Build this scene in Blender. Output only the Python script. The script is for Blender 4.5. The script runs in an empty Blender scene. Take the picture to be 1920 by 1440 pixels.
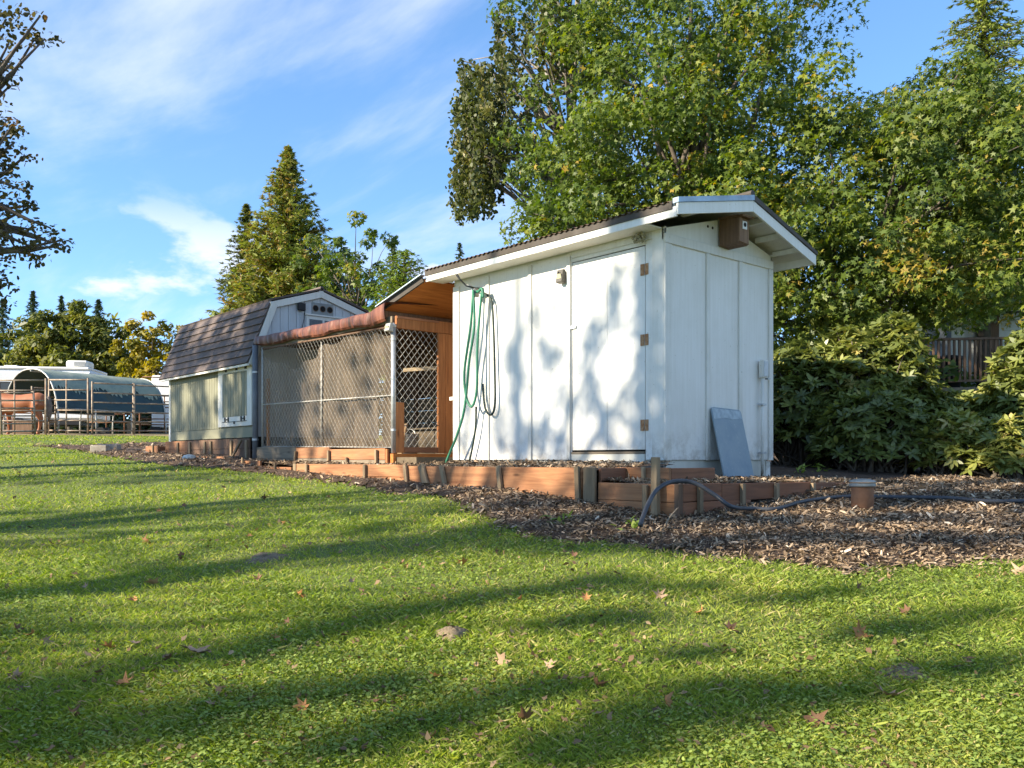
import bpy, math, random
import numpy as np
from mathutils import Vector, Matrix
R = math.radians
rng = np.random.default_rng(7)
random.seed(7)
SC = bpy.context.scene
COL = SC.collection

# ------------------------------------------------------------------ camera
# world axes follow the buildings: X along the shed front (to the right), Y to its back, Z up, z = 0 at shed floor
CAM = np.array([5.068, -6.255, 0.0])
AR = np.array([0.65695, 0.75394, 0.0])     # camera right, level
AD = np.array([-0.75394, 0.65695, 0.0])    # camera forward, level
def V(r, d, z=0.0):
    p = CAM + AR * r + AD * d
    return np.array([p[0], p[1], z])
cam = bpy.data.cameras.new('camera'); camo = bpy.data.objects.new('camera', cam); COL.objects.link(camo)
camo.location = CAM; camo.rotation_euler = (R(90), 0, R(48.9326))
cam.sensor_width = 36; cam.lens = 30.75; cam.shift_y = 0.074; cam.clip_end = 3000; cam.clip_start = 0.05
SC.camera = camo
# ------------------------------------------------------------------ sky, sun, exposure
SUN = np.array([-0.2752, -0.8474, 0.4540]); SUN /= np.linalg.norm(SUN)
world = bpy.data.worlds.new('World'); SC.world = world; world.use_nodes = True
def build_world():
    nt = world.node_tree; nt.nodes.clear(); L = nt.links.new
    def N(t, **k):
        n = nt.nodes.new(t)
        for a, b in k.items(): setattr(n, a, b)
        return n
    def M(op, a, b=None):
        n = N('ShaderNodeMath', operation=op)
        for i, x in enumerate((a, b)):
            if x is None: continue
            if isinstance(x, (int, float)): n.inputs[i].default_value = x
            else: L(x, n.inputs[i])
        return n.outputs[0]
    out = N('ShaderNodeOutputWorld'); bg = N('ShaderNodeBackground'); bg.inputs['Strength'].default_value = 0.15
    sky = N('ShaderNodeTexSky', sky_type='NISHITA', sun_disc=False)
    sky.sun_elevation = math.asin(SUN[2]); sky.sun_rotation = math.atan2(SUN[0], SUN[1])
    sky.altitude = 1500; sky.air_density = 0.62; sky.dust_density = 0.0; sky.ozone_density = 3.0
    tc = N('ShaderNodeTexCoord'); sep = N('ShaderNodeSeparateXYZ'); L(tc.outputs['Generated'], sep.inputs[0])
    z = M('MAXIMUM', sep.outputs['Z'], 0.02)
    zz = M('ADD', z, 0.12)
    cu = M('DIVIDE', sep.outputs['X'], zz); cv = M('DIVIDE', sep.outputs['Y'], zz)
    comb = N('ShaderNodeCombineXYZ'); L(cu, comb.inputs[0]); L(cv, comb.inputs[1])
    mp = N('ShaderNodeMapping'); mp.inputs['Rotation'].default_value = (0, 0, R(-58)); mp.inputs['Scale'].default_value = (0.5, 1.5, 1)
    mp.inputs['Location'].default_value = (2.6, 3.7, 5.2)
    L(comb.outputs[0], mp.inputs[0])
    n1 = N('ShaderNodeTexNoise'); n1.inputs['Scale'].default_value = 1.0; n1.inputs['Detail'].default_value = 9; n1.inputs['Roughness'].default_value = 0.58
    n1.inputs['Distortion'].default_value = 0.25
    L(mp.outputs[0], n1.inputs['Vector'])
    r1 = N('ShaderNodeMapRange', interpolation_type='SMOOTHSTEP'); r1.inputs[1].default_value = 0.45; r1.inputs[2].default_value = 0.72; r1.inputs[4].default_value = 0.7
    L(n1.outputs['Fac'], r1.inputs[0])
    # low cumulus
    mp2 = N('ShaderNodeMapping'); mp2.inputs['Scale'].default_value = (6.5, 6.5, 15.0); mp2.inputs['Location'].default_value = (8.06, 8.14, 2.6)
    L(tc.outputs['Generated'], mp2.inputs[0])
    n2 = N('ShaderNodeTexNoise'); n2.inputs['Scale'].default_value = 1.0; n2.inputs['Detail'].default_value = 8; n2.inputs['Roughness'].default_value = 0.55
    L(mp2.outputs[0], n2.inputs['Vector'])
    r2 = N('ShaderNodeMapRange', interpolation_type='SMOOTHSTEP'); r2.inputs[1].default_value = 0.54; r2.inputs[2].default_value = 0.66; r2.inputs[4].default_value = 0.9
    L(n2.outputs['Fac'], r2.inputs[0])
    e1 = N('ShaderNodeMapRange', interpolation_type='SMOOTHSTEP'); e1.inputs[1].default_value = 0.30; e1.inputs[2].default_value = 0.20
    L(sep.outputs['Z'], e1.inputs[0])
    cum = M('MULTIPLY', r2.outputs[0], e1.outputs[0])
    fac = M('MAXIMUM', r1.outputs[0], cum)
    mix = N('ShaderNodeMix', data_type='RGBA'); L(fac, mix.inputs['Factor'])
    gm = N('ShaderNodeGamma'); L(sky.outputs[0], gm.inputs[0]); gm.inputs[1].default_value = 0.68
    hs = N('ShaderNodeHueSaturation'); L(gm.outputs[0], hs.inputs['Color']); hs.inputs['Saturation'].default_value = 1.26; hs.inputs['Value'].default_value = 1.0
    L(hs.outputs[0], mix.inputs['A'])
    mix.inputs['B'].default_value = (2.0, 2.1, 2.35, 1)
    L(mix.outputs['Result'], bg.inputs['Color']); L(bg.outputs[0], out.inputs[0])
build_world()
sun = bpy.data.lights.new('sun', 'SUN'); sun.energy = 3.3; sun.angle = R(0.53); sun.color = (1.0, 0.89, 0.71)
suno = bpy.data.objects.new('sun', sun); COL.objects.link(suno)
suno.rotation_euler = Vector(SUN).to_track_quat('Z', 'Y').to_euler(); suno.location = (-20, -40, 30)
vs = SC.view_settings; vs.view_transform = 'Standard'; vs.look = 'None'; vs.gamma = 1; vs.exposure = 1.95; vs.use_curve_mapping = False
SC.cycles.max_bounces = 6; SC.cycles.transparent_max_bounces = 12

# ------------------------------------------------------------------ material helpers
MATS = {}
def lin(h):
    h = h.lstrip('#'); c = [int(h[i:i+2], 16) / 255 for i in (0, 2, 4)]
    return [(x / 12.92 if x <= .04045 else ((x + .055) / 1.055) ** 2.4) for x in c]
def rgb(c):
    c = lin(c) if isinstance(c, str) else c
    return (c[0], c[1], c[2], 1)
class NT:
    def __init__(s, name):
        m = bpy.data.materials.new(name); m.use_nodes = True; s.m = m; s.t = m.node_tree; s.t.nodes.clear()
        s.out = s.n('ShaderNodeOutputMaterial'); MATS[name] = m
    def n(s, t, ins=None, **k):
        n = s.t.nodes.new(t)
        for a, b in k.items(): setattr(n, a, b)
        for a, b in (ins or {}).items(): s.put(n.inputs[a], b)
        return n
    def put(s, sock, v):
        if isinstance(v, bpy.types.NodeSocket): s.t.links.new(v, sock)
        else: sock.default_value = v
    def coord(s, scale=(1, 1, 1), rot=(0, 0, 0), kind='Object'):
        tc = s.n('ShaderNodeTexCoord'); oi = s.n('ShaderNodeObjectInfo')
        off = s.n('ShaderNodeVectorMath', {0: tc.outputs[kind]}, operation='ADD')
        mul = s.n('ShaderNodeMath', {0: oi.outputs['Random'], 1: 37.0}, operation='MULTIPLY')
        s.put(off.inputs[1], mul.outputs[0])
        mp = s.n('ShaderNodeMapping', {0: off.outputs[0], 'Scale': scale, 'Rotation': rot})
        return mp.outputs[0]
    def noise(s, vec, scale, detail=4, rough=.55, dist=0):
        return s.n('ShaderNodeTexNoise', {'Vector': vec, 'Scale': scale, 'Detail': detail, 'Roughness': rough, 'Distortion': dist}).outputs['Fac']
    def ramp(s, fac, stops):
        r = s.n('ShaderNodeValToRGB', {'Fac': fac}); e = r.color_ramp.elements
        while len(e) < len(stops): e.new(0.5)
        for el, (p, c) in zip(e, stops): el.position = p; el.color = rgb(c)
        return r.outputs['Color']
    def mix(s, fac, a, b, blend='MIX'):
        m = s.n('ShaderNodeMix', data_type='RGBA', blend_type=blend)
        s.put(m.inputs['Factor'], fac); s.put(m.inputs['A'], a); s.put(m.inputs['B'], b)
        return m.outputs['Result']
    def math(s, op, a, b=0.0, clamp=False):
        return s.n('ShaderNodeMath', {0: a, 1: b}, operation=op, use_clamp=clamp).outputs[0]
    def rnd(s): return s.n('ShaderNodeObjectInfo').outputs['Random']
    def finish(s, color, rough=.7, bump=None, bs=.3, bd=.01, metal=0.0, spec=.3, trans=None):
        p = s.n('ShaderNodeBsdfPrincipled', {'Base Color': color, 'Roughness': rough, 'Metallic': metal, 'Specular IOR Level': spec})
        if bump is not None:
            b = s.n('ShaderNodeBump', {'Height': bump, 'Strength': bs, 'Distance': bd}); s.put(p.inputs['Normal'], b.outputs[0])
        sh = p.outputs[0]
        s.t.links.new(sh, s.out.inputs['Surface']); return s.m
def wood(name, c1, c2, axis='X', grain=14, rough=.75, vary=.35, dirt=None, knots=True):
    s = NT(name); sc = {'X': (.6, 9, 9), 'Y': (9, .6, 9), 'Z': (9, 9, .6)}[axis]
    v = s.coord(sc); g = s.noise(v, grain * .25, 6, .6, .8)
    c = s.ramp(g, [(.28, c1), (.68, c2)])
    b = s.noise(s.coord((1, 1, 1)), 2.2, 4, .6)
    c = s.mix(s.math('MULTIPLY', s.ramp(b, [(.35, (0, 0, 0)), (.75, (1, 1, 1))]), .45), c, rgb(dirt or c1))
    if knots:
        k = s.n('ShaderNodeTexVoronoi', {'Vector': s.coord({'X': (2, 7, 7), 'Y': (7, 2, 7), 'Z': (7, 7, 2)}[axis]), 'Scale': 1.0}).outputs['Distance']
        c = s.mix(s.ramp(k, [(.05, (.8, .8, .8)), (.13, (0, 0, 0))]), c, rgb([x * .35 for x in (lin(c1) if isinstance(c1, str) else c1)]))
    hv = s.n('ShaderNodeHueSaturation', {'Color': c, 'Value': s.math('ADD', s.math('MULTIPLY', s.rnd(), vary), 1 - vary / 2)})
    return s.finish(hv.outputs[0], rough, g, .35, .004)
def paint(name, c, dirtc, amount=.35, axis='Z', rough=.6, grainb=.25, low=False):
    s = NT(name); g = s.noise(s.coord((16, 16, .7) if axis == 'Z' else (.7, 16, 16)), 2.0, 5, .6)
    d = s.noise(s.coord(), 1.3, 6, .65)
    f = s.math('MULTIPLY', s.ramp(d, [(.42, (0, 0, 0)), (.8, (1, 1, 1))]), amount)
    col = s.mix(f, rgb(c), rgb(dirtc))
    sp = s.noise(s.coord(), 38, 2, .5)
    col = s.mix(s.ramp(sp, [(.70, (0, 0, 0)), (.76, (.6, .6, .6))]), col, rgb(dirtc))
    col = s.mix(s.math('MULTIPLY', s.ramp(g, [(.3, (1, 1, 1)), (.6, (0, 0, 0))]), .16), col, rgb(dirtc))
    if low:       # mud splashed up from the bed
        z = s.n('ShaderNodeSeparateXYZ', {0: s.n('ShaderNodeNewGeometry').outputs['Position']}).outputs['Z']
        lo = s.n('ShaderNodeMapRange', {0: z, 1: .42, 2: -.05}, clamp=True).outputs[0]
        mud = s.math('MULTIPLY', s.math('POWER', lo, 1.6), s.ramp(s.noise(s.coord(), 9, 5, .7), [(.42, (0, 0, 0)), (.66, (1, 1, 1))]))
        col = s.mix(s.math('MULTIPLY', mud, .75), col, rgb((.26, .20, .13)))
        st = s.ramp(s.noise(s.coord((14, 14, .35)), 1.2, 4, .6), [(.60, (0, 0, 0)), (.78, (.5, .5, .5))])
        col = s.mix(s.math('MULTIPLY', st, .28), col, rgb((.42, .39, .30)))
    return s.finish(col, rough, g, grainb, .004)
def plain(name, c, rough=.6, metal=0.0, c2=None, scale=6, bs=.15, spec=.3):
    s = NT(name); g = s.noise(s.coord(), scale, 5, .6)
    c2 = c2 or [x * .7 for x in (lin(c) if isinstance(c, str) else c)]
    return s.finish(s.ramp(g, [(.35, c), (.7, c2)]), rough, g, bs, .004, metal, spec)
def leafmat(name, stops, transl=.35, gloss=.35, spec=.35):
    s = NT(name); at = s.n('ShaderNodeAttribute', attribute_name='tint')
    c = s.ramp(at.outputs['Fac'], stops)
    p = s.n('ShaderNodeBsdfPrincipled', {'Base Color': c, 'Roughness': gloss + .15, 'Specular IOR Level': spec})
    tcol = s.n('ShaderNodeHueSaturation', {'Color': c, 'Saturation': 1.15, 'Value': 1.35}).outputs[0]
    t = s.n('ShaderNodeBsdfTranslucent', {'Color': tcol})
    m = s.n('ShaderNodeMixShader', {'Fac': transl}); s.t.links.new(p.outputs[0], m.inputs[1]); s.t.links.new(t.outputs[0], m.inputs[2])
    s.t.links.new(m.outputs[0], s.out.inputs['Surface']); return s.m

WHITE = paint('white_paint', (.76, .74, .69), (.44, .40, .29), .28, low=True)
WHITE2 = paint('white_trim_paint', (.73, .71, .65), (.36, .32, .23), .45, low=True)
CREAM = paint('skirting_paint', (.62, .60, .52), (.30, .27, .20), .55)
GREEN = paint('sage_paint', (.215, .210, .140), (.14, .13, .085), .5)
BLUEW = paint('pale_blue_white_paint', (.55, .57, .58), (.33, .32, .29), .4)
DARK = plain('dark_gap', (.015, .014, .012), .9)
CEDAR_X = wood('cedar_board_x', (.20, .075, .030), (.40, .185, .080), 'X', dirt=(.20, .13, .08))
CEDAR_Y = wood('cedar_board_y', (.15, .058, .028), (.30, .125, .06), 'Y', dirt=(.16, .10, .07))
CEDAR_Z = wood('cedar_board_z', (.24, .085, .030), (.46, .185, .065), 'Z', dirt=(.26, .12, .05))
PLY = wood('stained_plywood', (.33, .10, .022), (.55, .20, .045), 'Y', grain=10, vary=.1)
STAKE = wood('weathered_stake', (.17, .115, .065), (.33, .235, .14), 'Z', dirt=(.12, .10, .06), vary=.5)
GREYW = wood('grey_wood', (.14, .11, .075), (.29, .23, .16), 'X', dirt=(.11, .085, .055))
OLDW = wood('old_brown_wood', (.10, .058, .035), (.22, .13, .08), 'Z')
GALV = plain('galvanised_steel', (.50, .51, .52), .45, .6, (.35, .36, .36), 20)
WIRE = plain('chain_link_wire', (.52, .50, .45), .5, .2, (.38, .35, .30), 30)
RUST = plain('rusty_metal', (.30, .13, .05), .85, .1, (.42, .28, .16), 30, .5)
RUSTP = plain('rusty_pipe', (.19, .085, .045), .8, .15, (.30, .16, .09), 9, .4)
BLACK = plain('black_plastic', (.02, .02, .022), .5)
SHINGLE = wood('roof_shingle', (.070, .058, .055), (.150, .115, .10), 'X', grain=10, vary=.35, dirt=(.10, .06, .04), knots=False)
ROOFM = plain('corrugated_brown_roof', (.115, .07, .045), .75, .1, (.24, .14, .06), 7, .3)
FLASH = plain('blue_grey_flashing', (.33, .42, .50), .4, .4, (.22, .27, .31), 5)
DRIP = plain('grey_drip_edge', (.085, .072, .06), .7, .1, (.05, .04, .03), 5)
TUBE = plain('corral_tube', (.34, .29, .22), .6, .3, (.20, .12, .08), 12)
TUBE2 = plain('rust_corral_tube', (.22, .10, .06), .7, .2, (.30, .18, .11), 12)
MESHDARK = plain('insect_screen', (.10, .115, .125), .5, .1, (.16, .18, .19), 60)

# ------------------------------------------------------------------ mesh helpers
CUBE_F = [(0, 1, 3, 2), (4, 6, 7, 5), (0, 4, 5, 1), (2, 3, 7, 6), (0, 2, 6, 4), (1, 5, 7, 3)]
class MB:
    def __init__(s): s.v = []; s.f = []
    def add(s, vs, fs):
        o = len(s.v); s.v += [tuple(map(float, p)) for p in vs]; s.f += [tuple(i + o for i in f) for f in fs]; return s
    def box(s, x0, x1, y0, y1, z0, z1):
        return s.add([(x, y, z) for x in (x0, x1) for y in (y0, y1) for z in (z0, z1)], CUBE_F)
    def obox(s, c, ax, ay, az):
        c, ax, ay, az = (np.array(q, float) for q in (c, ax, ay, az))
        return s.add([c + i * ax + j * ay + k * az for i in (-1, 1) for j in (-1, 1) for k in (-1, 1)], CUBE_F)
    def beam(s, p0, p1, w, h, up=(0, 0, 1)):
        p0, p1 = np.array(p0, float), np.array(p1, float); a = (p1 - p0) / 2
        t = a / np.linalg.norm(a); u = np.array(up, float); u = u - t * (u @ t); u /= np.linalg.norm(u); q = np.cross(t, u)
        return s.obox((p0 + p1) / 2, a, q * w / 2, u * h / 2)
    def prism(s, poly, axis, a0, a1):
        n = len(poly); vs = []
        for a in (a0, a1):
            for (p, q) in poly: vs.append({'x': (a, p, q), 'y': (p, a, q), 'z': (p, q, a)}[axis])
        return s.add(vs, [tuple(range(n))[::-1], tuple(range(n, 2 * n))] + [(i, (i + 1) % n, n + (i + 1) % n, n + i) for i in range(n)])
    def tube(s, pts, rad, n=8, cap=True):
        pts = [np.array(p, float) for p in pts]; m = len(pts)
        rad = [rad] * m if np.isscalar(rad) else list(rad); vs = []; prev = None
        for i, p in enumerate(pts):
            t = pts[min(i + 1, m - 1)] - pts[max(i - 1, 0)]; t = t / (np.linalg.norm(t) + 1e-9)
            if prev is None:
                u = np.cross(t, (0, 0, 1)) if abs(t[2]) < .9 else np.cross(t, (1, 0, 0))
            else: u = prev - t * (prev @ t)
            u = u / (np.linalg.norm(u) + 1e-9); prev = u; w = np.cross(t, u)
            for k in range(n):
                a = 2 * math.pi * k / n; vs.append(p + rad[i] * (math.cos(a) * u + math.sin(a) * w))
        fs = [(i * n + k, i * n + (k + 1) % n, (i + 1) * n + (k + 1) % n, (i + 1) * n + k) for i in range(m - 1) for k in range(n)]
        if cap: fs += [tuple(range(n))[::-1], tuple(range((m - 1) * n, m * n))]
        return s.add(vs, fs)
    def lathe(s, c, prof, n=16):
        vs = [(c[0] + r * math.cos(2 * math.pi * k / n), c[1] + r * math.sin(2 * math.pi * k / n), c[2] + z) for (r, z) in prof for k in range(n)]
        m = len(prof); fs = [(i * n + k, i * n + (k + 1) % n, (i + 1) * n + (k + 1) % n, (i + 1) * n + k) for i in range(m - 1) for k in range(n)]
        return s.add(vs, fs + [tuple(range(n))[::-1], tuple(range((m - 1) * n, m * n))])
    def grid(s, P):   # P[i][j] points
        P = np.asarray(P, float); a, b = P.shape[:2]
        return s.add(P.reshape(-1, 3), [(i * b + j, i * b + j + 1, (i + 1) * b + j + 1, (i + 1) * b + j) for i in range(a - 1) for j in range(b - 1)])
    def build(s, name, mat, parent=None, smooth=False, bev=0, loc=None):
        off = np.array(parent.location if parent is not None else (loc if loc is not None else (0, 0, 0)), float)
        if parent is not None and parent.parent is not None: off = off + np.array(parent.parent.location)
        me = bpy.data.meshes.new(name); me.from_pydata([tuple(np.array(p) - off) for p in s.v], [], s.f)
        me.materials.append(mat)
        if smooth: me.polygons.foreach_set('use_smooth', [True] * len(me.polygons))
        o = bpy.data.objects.new(name, me); COL.objects.link(o)
        if parent is not None: o.parent = parent
        elif loc is not None: o.location = loc
        if bev:
            b = o.modifiers.new('bevel', 'BEVEL'); b.width = bev; b.segments = 1; b.limit_method = 'ANGLE'
        return o
def tag(o, label=None, cat=None, group=None, kind=None):
    if label: o['label'] = label
    if cat: o['category'] = cat
    if group: o['group'] = group
    if kind: o['kind'] = kind
    return o
def thing(name, label, cat, loc=(0, 0, 0), group=None):
    o = bpy.data.objects.new(name, None); COL.objects.link(o); o.location = loc; o.empty_display_size = .2
    return tag(o, label, cat, group)
def part_box(name, mat, parent, *a, bev=0): return MB().box(*a).build(name, mat, parent, bev=bev)
def fast_mesh(name, verts, nper, mat, parent=None, tint=None, loc=(0, 0, 0), smooth=False):
    """verts (N*nper,3): N separate n-gons"""
    off = np.array(parent.location if parent is not None else loc, float)
    verts = (verts - off).astype(np.float32); nv = len(verts); nf = nv // nper
    me = bpy.data.meshes.new(name); me.vertices.add(nv); me.vertices.foreach_set('co', verts.ravel())
    me.loops.add(nv); me.loops.foreach_set('vertex_index', np.arange(nv, dtype=np.int32))
    me.polygons.add(nf); me.polygons.foreach_set('loop_start', np.arange(0, nv, nper, dtype=np.int32))
    me.update(calc_edges=True)
    if tint is not None:
        at = me.attributes.new('tint', 'FLOAT', 'POINT'); at.data.foreach_set('value', np.repeat(tint, nper).astype(np.float32))
    me.materials.append(mat)
    o = bpy.data.objects.new(name, me); COL.objects.link(o)
    if parent is not None: o.parent = parent
    else: o.location = loc
    return o
def nrmz(a): return a / (np.linalg.norm(a, axis=-1, keepdims=True) + 1e-9)
def place(tpl, pos, nrm, size, along=None):
    """copies of a leaf outline: tpl (k,3) in (t,b,n)"""
    N = len(pos); t = rng.normal(size=(N, 3)) if along is None else along
    nrm = nrmz(nrm); t = nrmz(t - nrm * np.sum(t * nrm, 1, keepdims=True)); b = np.cross(nrm, t)
    size = np.asarray(size).reshape(-1, 1, 1) if np.ndim(size) else size
    v = tpl[None, :, 0:1] * t[:, None] + tpl[None, :, 1:2] * b[:, None] + tpl[None, :, 2:3] * nrm[:, None]
    return (pos[:, None] + v * size).reshape(-1, 3)
def star(lobes=5, inner=.33):
    pts = []
    for k in range(lobes):
        a = R(-130 + 260 * k / (lobes - 1)); ln = [.62, .86, 1.0, .86, .62][k] if lobes == 5 else 1
        pts.append((ln * math.cos(a), ln * math.sin(a), -.10 * ln))
        if k < lobes - 1:
            a2 = R(-130 + 260 * (k + .5) / (lobes - 1)); pts.append((inner * math.cos(a2), inner * math.sin(a2), .04))
    pts.append((-.25, 0, 0.03))
    return np.array(pts)
STAR = star() * .55
OVAL = np.array([(-.5, 0, 0), (-.2, -.17, .03), (.2, -.15, .02), (.5, 0, -.08), (.2, .15, .02), (-.2, .17, .03)])
ROUND = np.array([(-.5, 0, 0), (-.2, -.36, .05), (.25, -.3, .03), (.5, 0, -.08), (.25, .3, .03), (-.2, .36, .05)])
SPRAY = np.array([(-.5, 0, 0), (-.1, -.13, 0), (.5, 0, -.05), (-.1, .13, 0)])

# ------------------------------------------------------------------ terrain
CP = []   # control points in camera-level metres (right, depth, height)
def loc2view(x, y):
    p = np.array([x, y, 0]) - CAM; return float(p @ AR), float(p @ AD)
for (x, y, z) in [(.938, -1.02, -.464), (.117, -1.03, -.39), (-1.1, -1.03, -.31), (-1.7, -1.03, -.29), (-2.6, -1.03, -.25), (-4.15, -1.03, -.21), (-5.1, -1.05, -.17),
                  (-7.4, -.75, .0), (-10.9, -.7, .1), (.96, -.24, -.40), (.96, .83, -.325), (.96, 1.6, -.25), (1.2, 3.2, -.22), (-3, 4, -.05), (-8, 4, .2)]:
    r_, d_ = loc2view(x, y); CP.append((r_, d_, z))
CP += [(0, 0, -1.36), (-1.2, 3.0, -1.0), (1.2, 3.0, -.98), (3.0, 5.3, -.62), (4.87, 9.5, -.25), (2.7, 7.0, -.43), (-4, 7, -.62), (-7, 13.5, -.02), (-11.6, 25, .70), (-16, 26, .74),
       (-24, 30, .9), (-30, 40, 1.0), (0, 40, .9), (15, 30, .4), (14, 14, -.1), (12, 3, -.7), (-14, 2, -.9), (-8, -4, -1.4), (8, -5, -1.4), (-20, 14, .0), (-10, 60, 1.0), (20, 60, .8)]
CP = np.array(CP)
def _tps(P):
    n = len(P); d = np.linalg.norm(P[:, None, :2] - P[None, :, :2], axis=2); K = np.where(d > 0, d * d * np.log(d + 1e-12), 0) + np.eye(n) * .6
    A = np.zeros((n + 3, n + 3)); A[:n, :n] = K; A[:n, n] = 1; A[:n, n + 1:] = P[:, :2]; A[n:, :n] = A[:n, n:].T
    return np.linalg.solve(A, np.concatenate([P[:, 2], np.zeros(3)]))
TW = _tps(CP)
_w = rng.normal(size=(14, 2)); _w = _w / np.linalg.norm(_w, axis=1, keepdims=True) * rng.uniform(1.0, 5.5, (14, 1)); _ph = rng.uniform(0, 6.28, 14)
def bumps(r, d):
    return sum(np.sin(_w[k, 0] * r + _w[k, 1] * d + _ph[k]) / (1 + np.linalg.norm(_w[k])) for k in range(14))
def gz(r, d):
    r = np.asarray(r, float); d = np.asarray(d, float); sh = r.shape; r = r.ravel(); d = d.ravel()
    out = np.empty(len(r))
    for i in range(0, len(r), 20000):
        rr, dd = r[i:i+20000], d[i:i+20000]
        q = np.hypot(rr[:, None] - CP[None, :, 0], dd[:, None] - CP[None, :, 1])
        out[i:i+20000] = np.where(q > 0, q * q * np.log(q + 1e-12), 0) @ TW[:-3] + TW[-3] + TW[-2] * rr + TW[-1] * dd
    rad = np.hypot(r, d - 8); k = np.clip((rad - 22) / 25, 0, 1); k = k * k * (3 - 2 * k)
    far = .75 + .25 * np.tanh(-r / 30)
    out = out * (1 - k) + far * k + .012 * bumps(r, d)
    return out.reshape(sh)
def gw(x, y):      # ground height at world x, y
    p = np.stack([np.asarray(x, float) - CAM[0], np.asarray(y, float) - CAM[1]], -1)
    return gz(p @ AR[:2], p @ AD[:2])
def spot(px, py, dmax=60):
    """where a line of sight of the photograph meets the ground (view metres)"""
    k = (px - 960) / 1640; m = (862 - py) / 1640
    d = np.linspace(1.5, dmax, 1200); f = gz(k * d, d) - m * d
    i = np.where((f[:-1] <= 0) & (f[1:] > 0))[0]
    dd = d[i[0]] if len(i) else dmax
    return k * dd, dd
# lawn / bark-mulch border
EDGE = [(150, 846), (225, 862), (300, 873), (400, 880), (540, 895), (640, 909), (720, 918), (800, 932), (880, 952), (930, 983), (1000, 1008), (1080, 1016), (1150, 1020), (1270, 1030),
        (1400, 1046), (1560, 1062), (1750, 1064), (1920, 1052)]
_e = [spot(*p) for p in EDGE]
MULCH = np.array([(-10.3, 18.6), (-8.6, 19.5), (-4, 22), (14, 22), (16, 8), (7, 6.2)] + _e[::-1])
def inside(r, d, poly=MULCH):
    r = np.asarray(r, float); d = np.asarray(d, float); c = np.zeros(r.shape, bool); j = len(poly) - 1
    for i in range(len(poly)):
        xi, yi = poly[i]; xj, yj = poly[j]
        c ^= ((yi > d) != (yj > d)) & (r < (xj - xi) * (d - yi) / (yj - yi + 1e-12) + xi); j = i
    return c
def edge_dist(r, d, poly=MULCH):
    r = np.asarray(r, float); d = np.asarray(d, float); best = np.full(r.shape, 1e9)
    for i in range(len(poly)):
        a = np.array(poly[i]); b = np.array(poly[(i + 1) % len(poly)]); ab = b - a; L2 = ab @ ab + 1e-9
        t = np.clip(((r - a[0]) * ab[0] + (d - a[1]) * ab[1]) / L2, 0, 1)
        best = np.minimum(best, np.hypot(r - a[0] - t * ab[0], d - a[1] - t * ab[1]))
    return best
def mulch_depth(r, d):     # signed: >0 in mulch
    s = np.where(inside(r, d), 1, -1) * edge_dist(r, d)
    return s + .05 * np.sin(9 * r + 3 * d) + .04 * np.sin(23 * r - 11 * d) + .05 * bumps(r * 2, d * 2)

def axis_steps(a, b, near, far_a, far_b):
    x = [a]; 
    while x[-1] < b: x.append(x[-1] + near)
    lo = [a]; s = near
    while lo[-1] > far_a: s *= 1.25; lo.append(lo[-1] - s)
    s = near
    while x[-1] < far_b: s *= 1.25; x.append(x[-1] + s)
    return np.array(lo[:0:-1] + x)
def soil_mat():
    s = NT('lawn_soil'); v = s.coord()
    a = s.noise(v, .7, 6, .6); b = s.noise(v, 28, 4, .7)
    c = s.ramp(a, [(.3, (.09, .13, .025)), (.55, (.13, .17, .035)), (.75, (.18, .165, .07))])
    c = s.mix(s.ramp(b, [(.45, (0, 0, 0)), (.7, (.75, .75, .75))]), c, rgb((.055, .042, .025)))
    return s.finish(c, .95, b, .8, .02)
def mulch_mat():
    s = NT('bark_mulch'); v = s.coord()
    a = s.noise(v, 1.6, 5, .6); b = s.noise(v, 45, 5, .75)
    c = s.ramp(b, [(.3, (.045, .030, .020)), (.55, (.13, .085, .058)), (.75, (.24, .17, .12))])
    c = s.mix(s.math('MULTIPLY', a, .5), c, rgb((.075, .045, .028)))
    return s.finish(c, .95, b, 1.0, .03)
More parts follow.
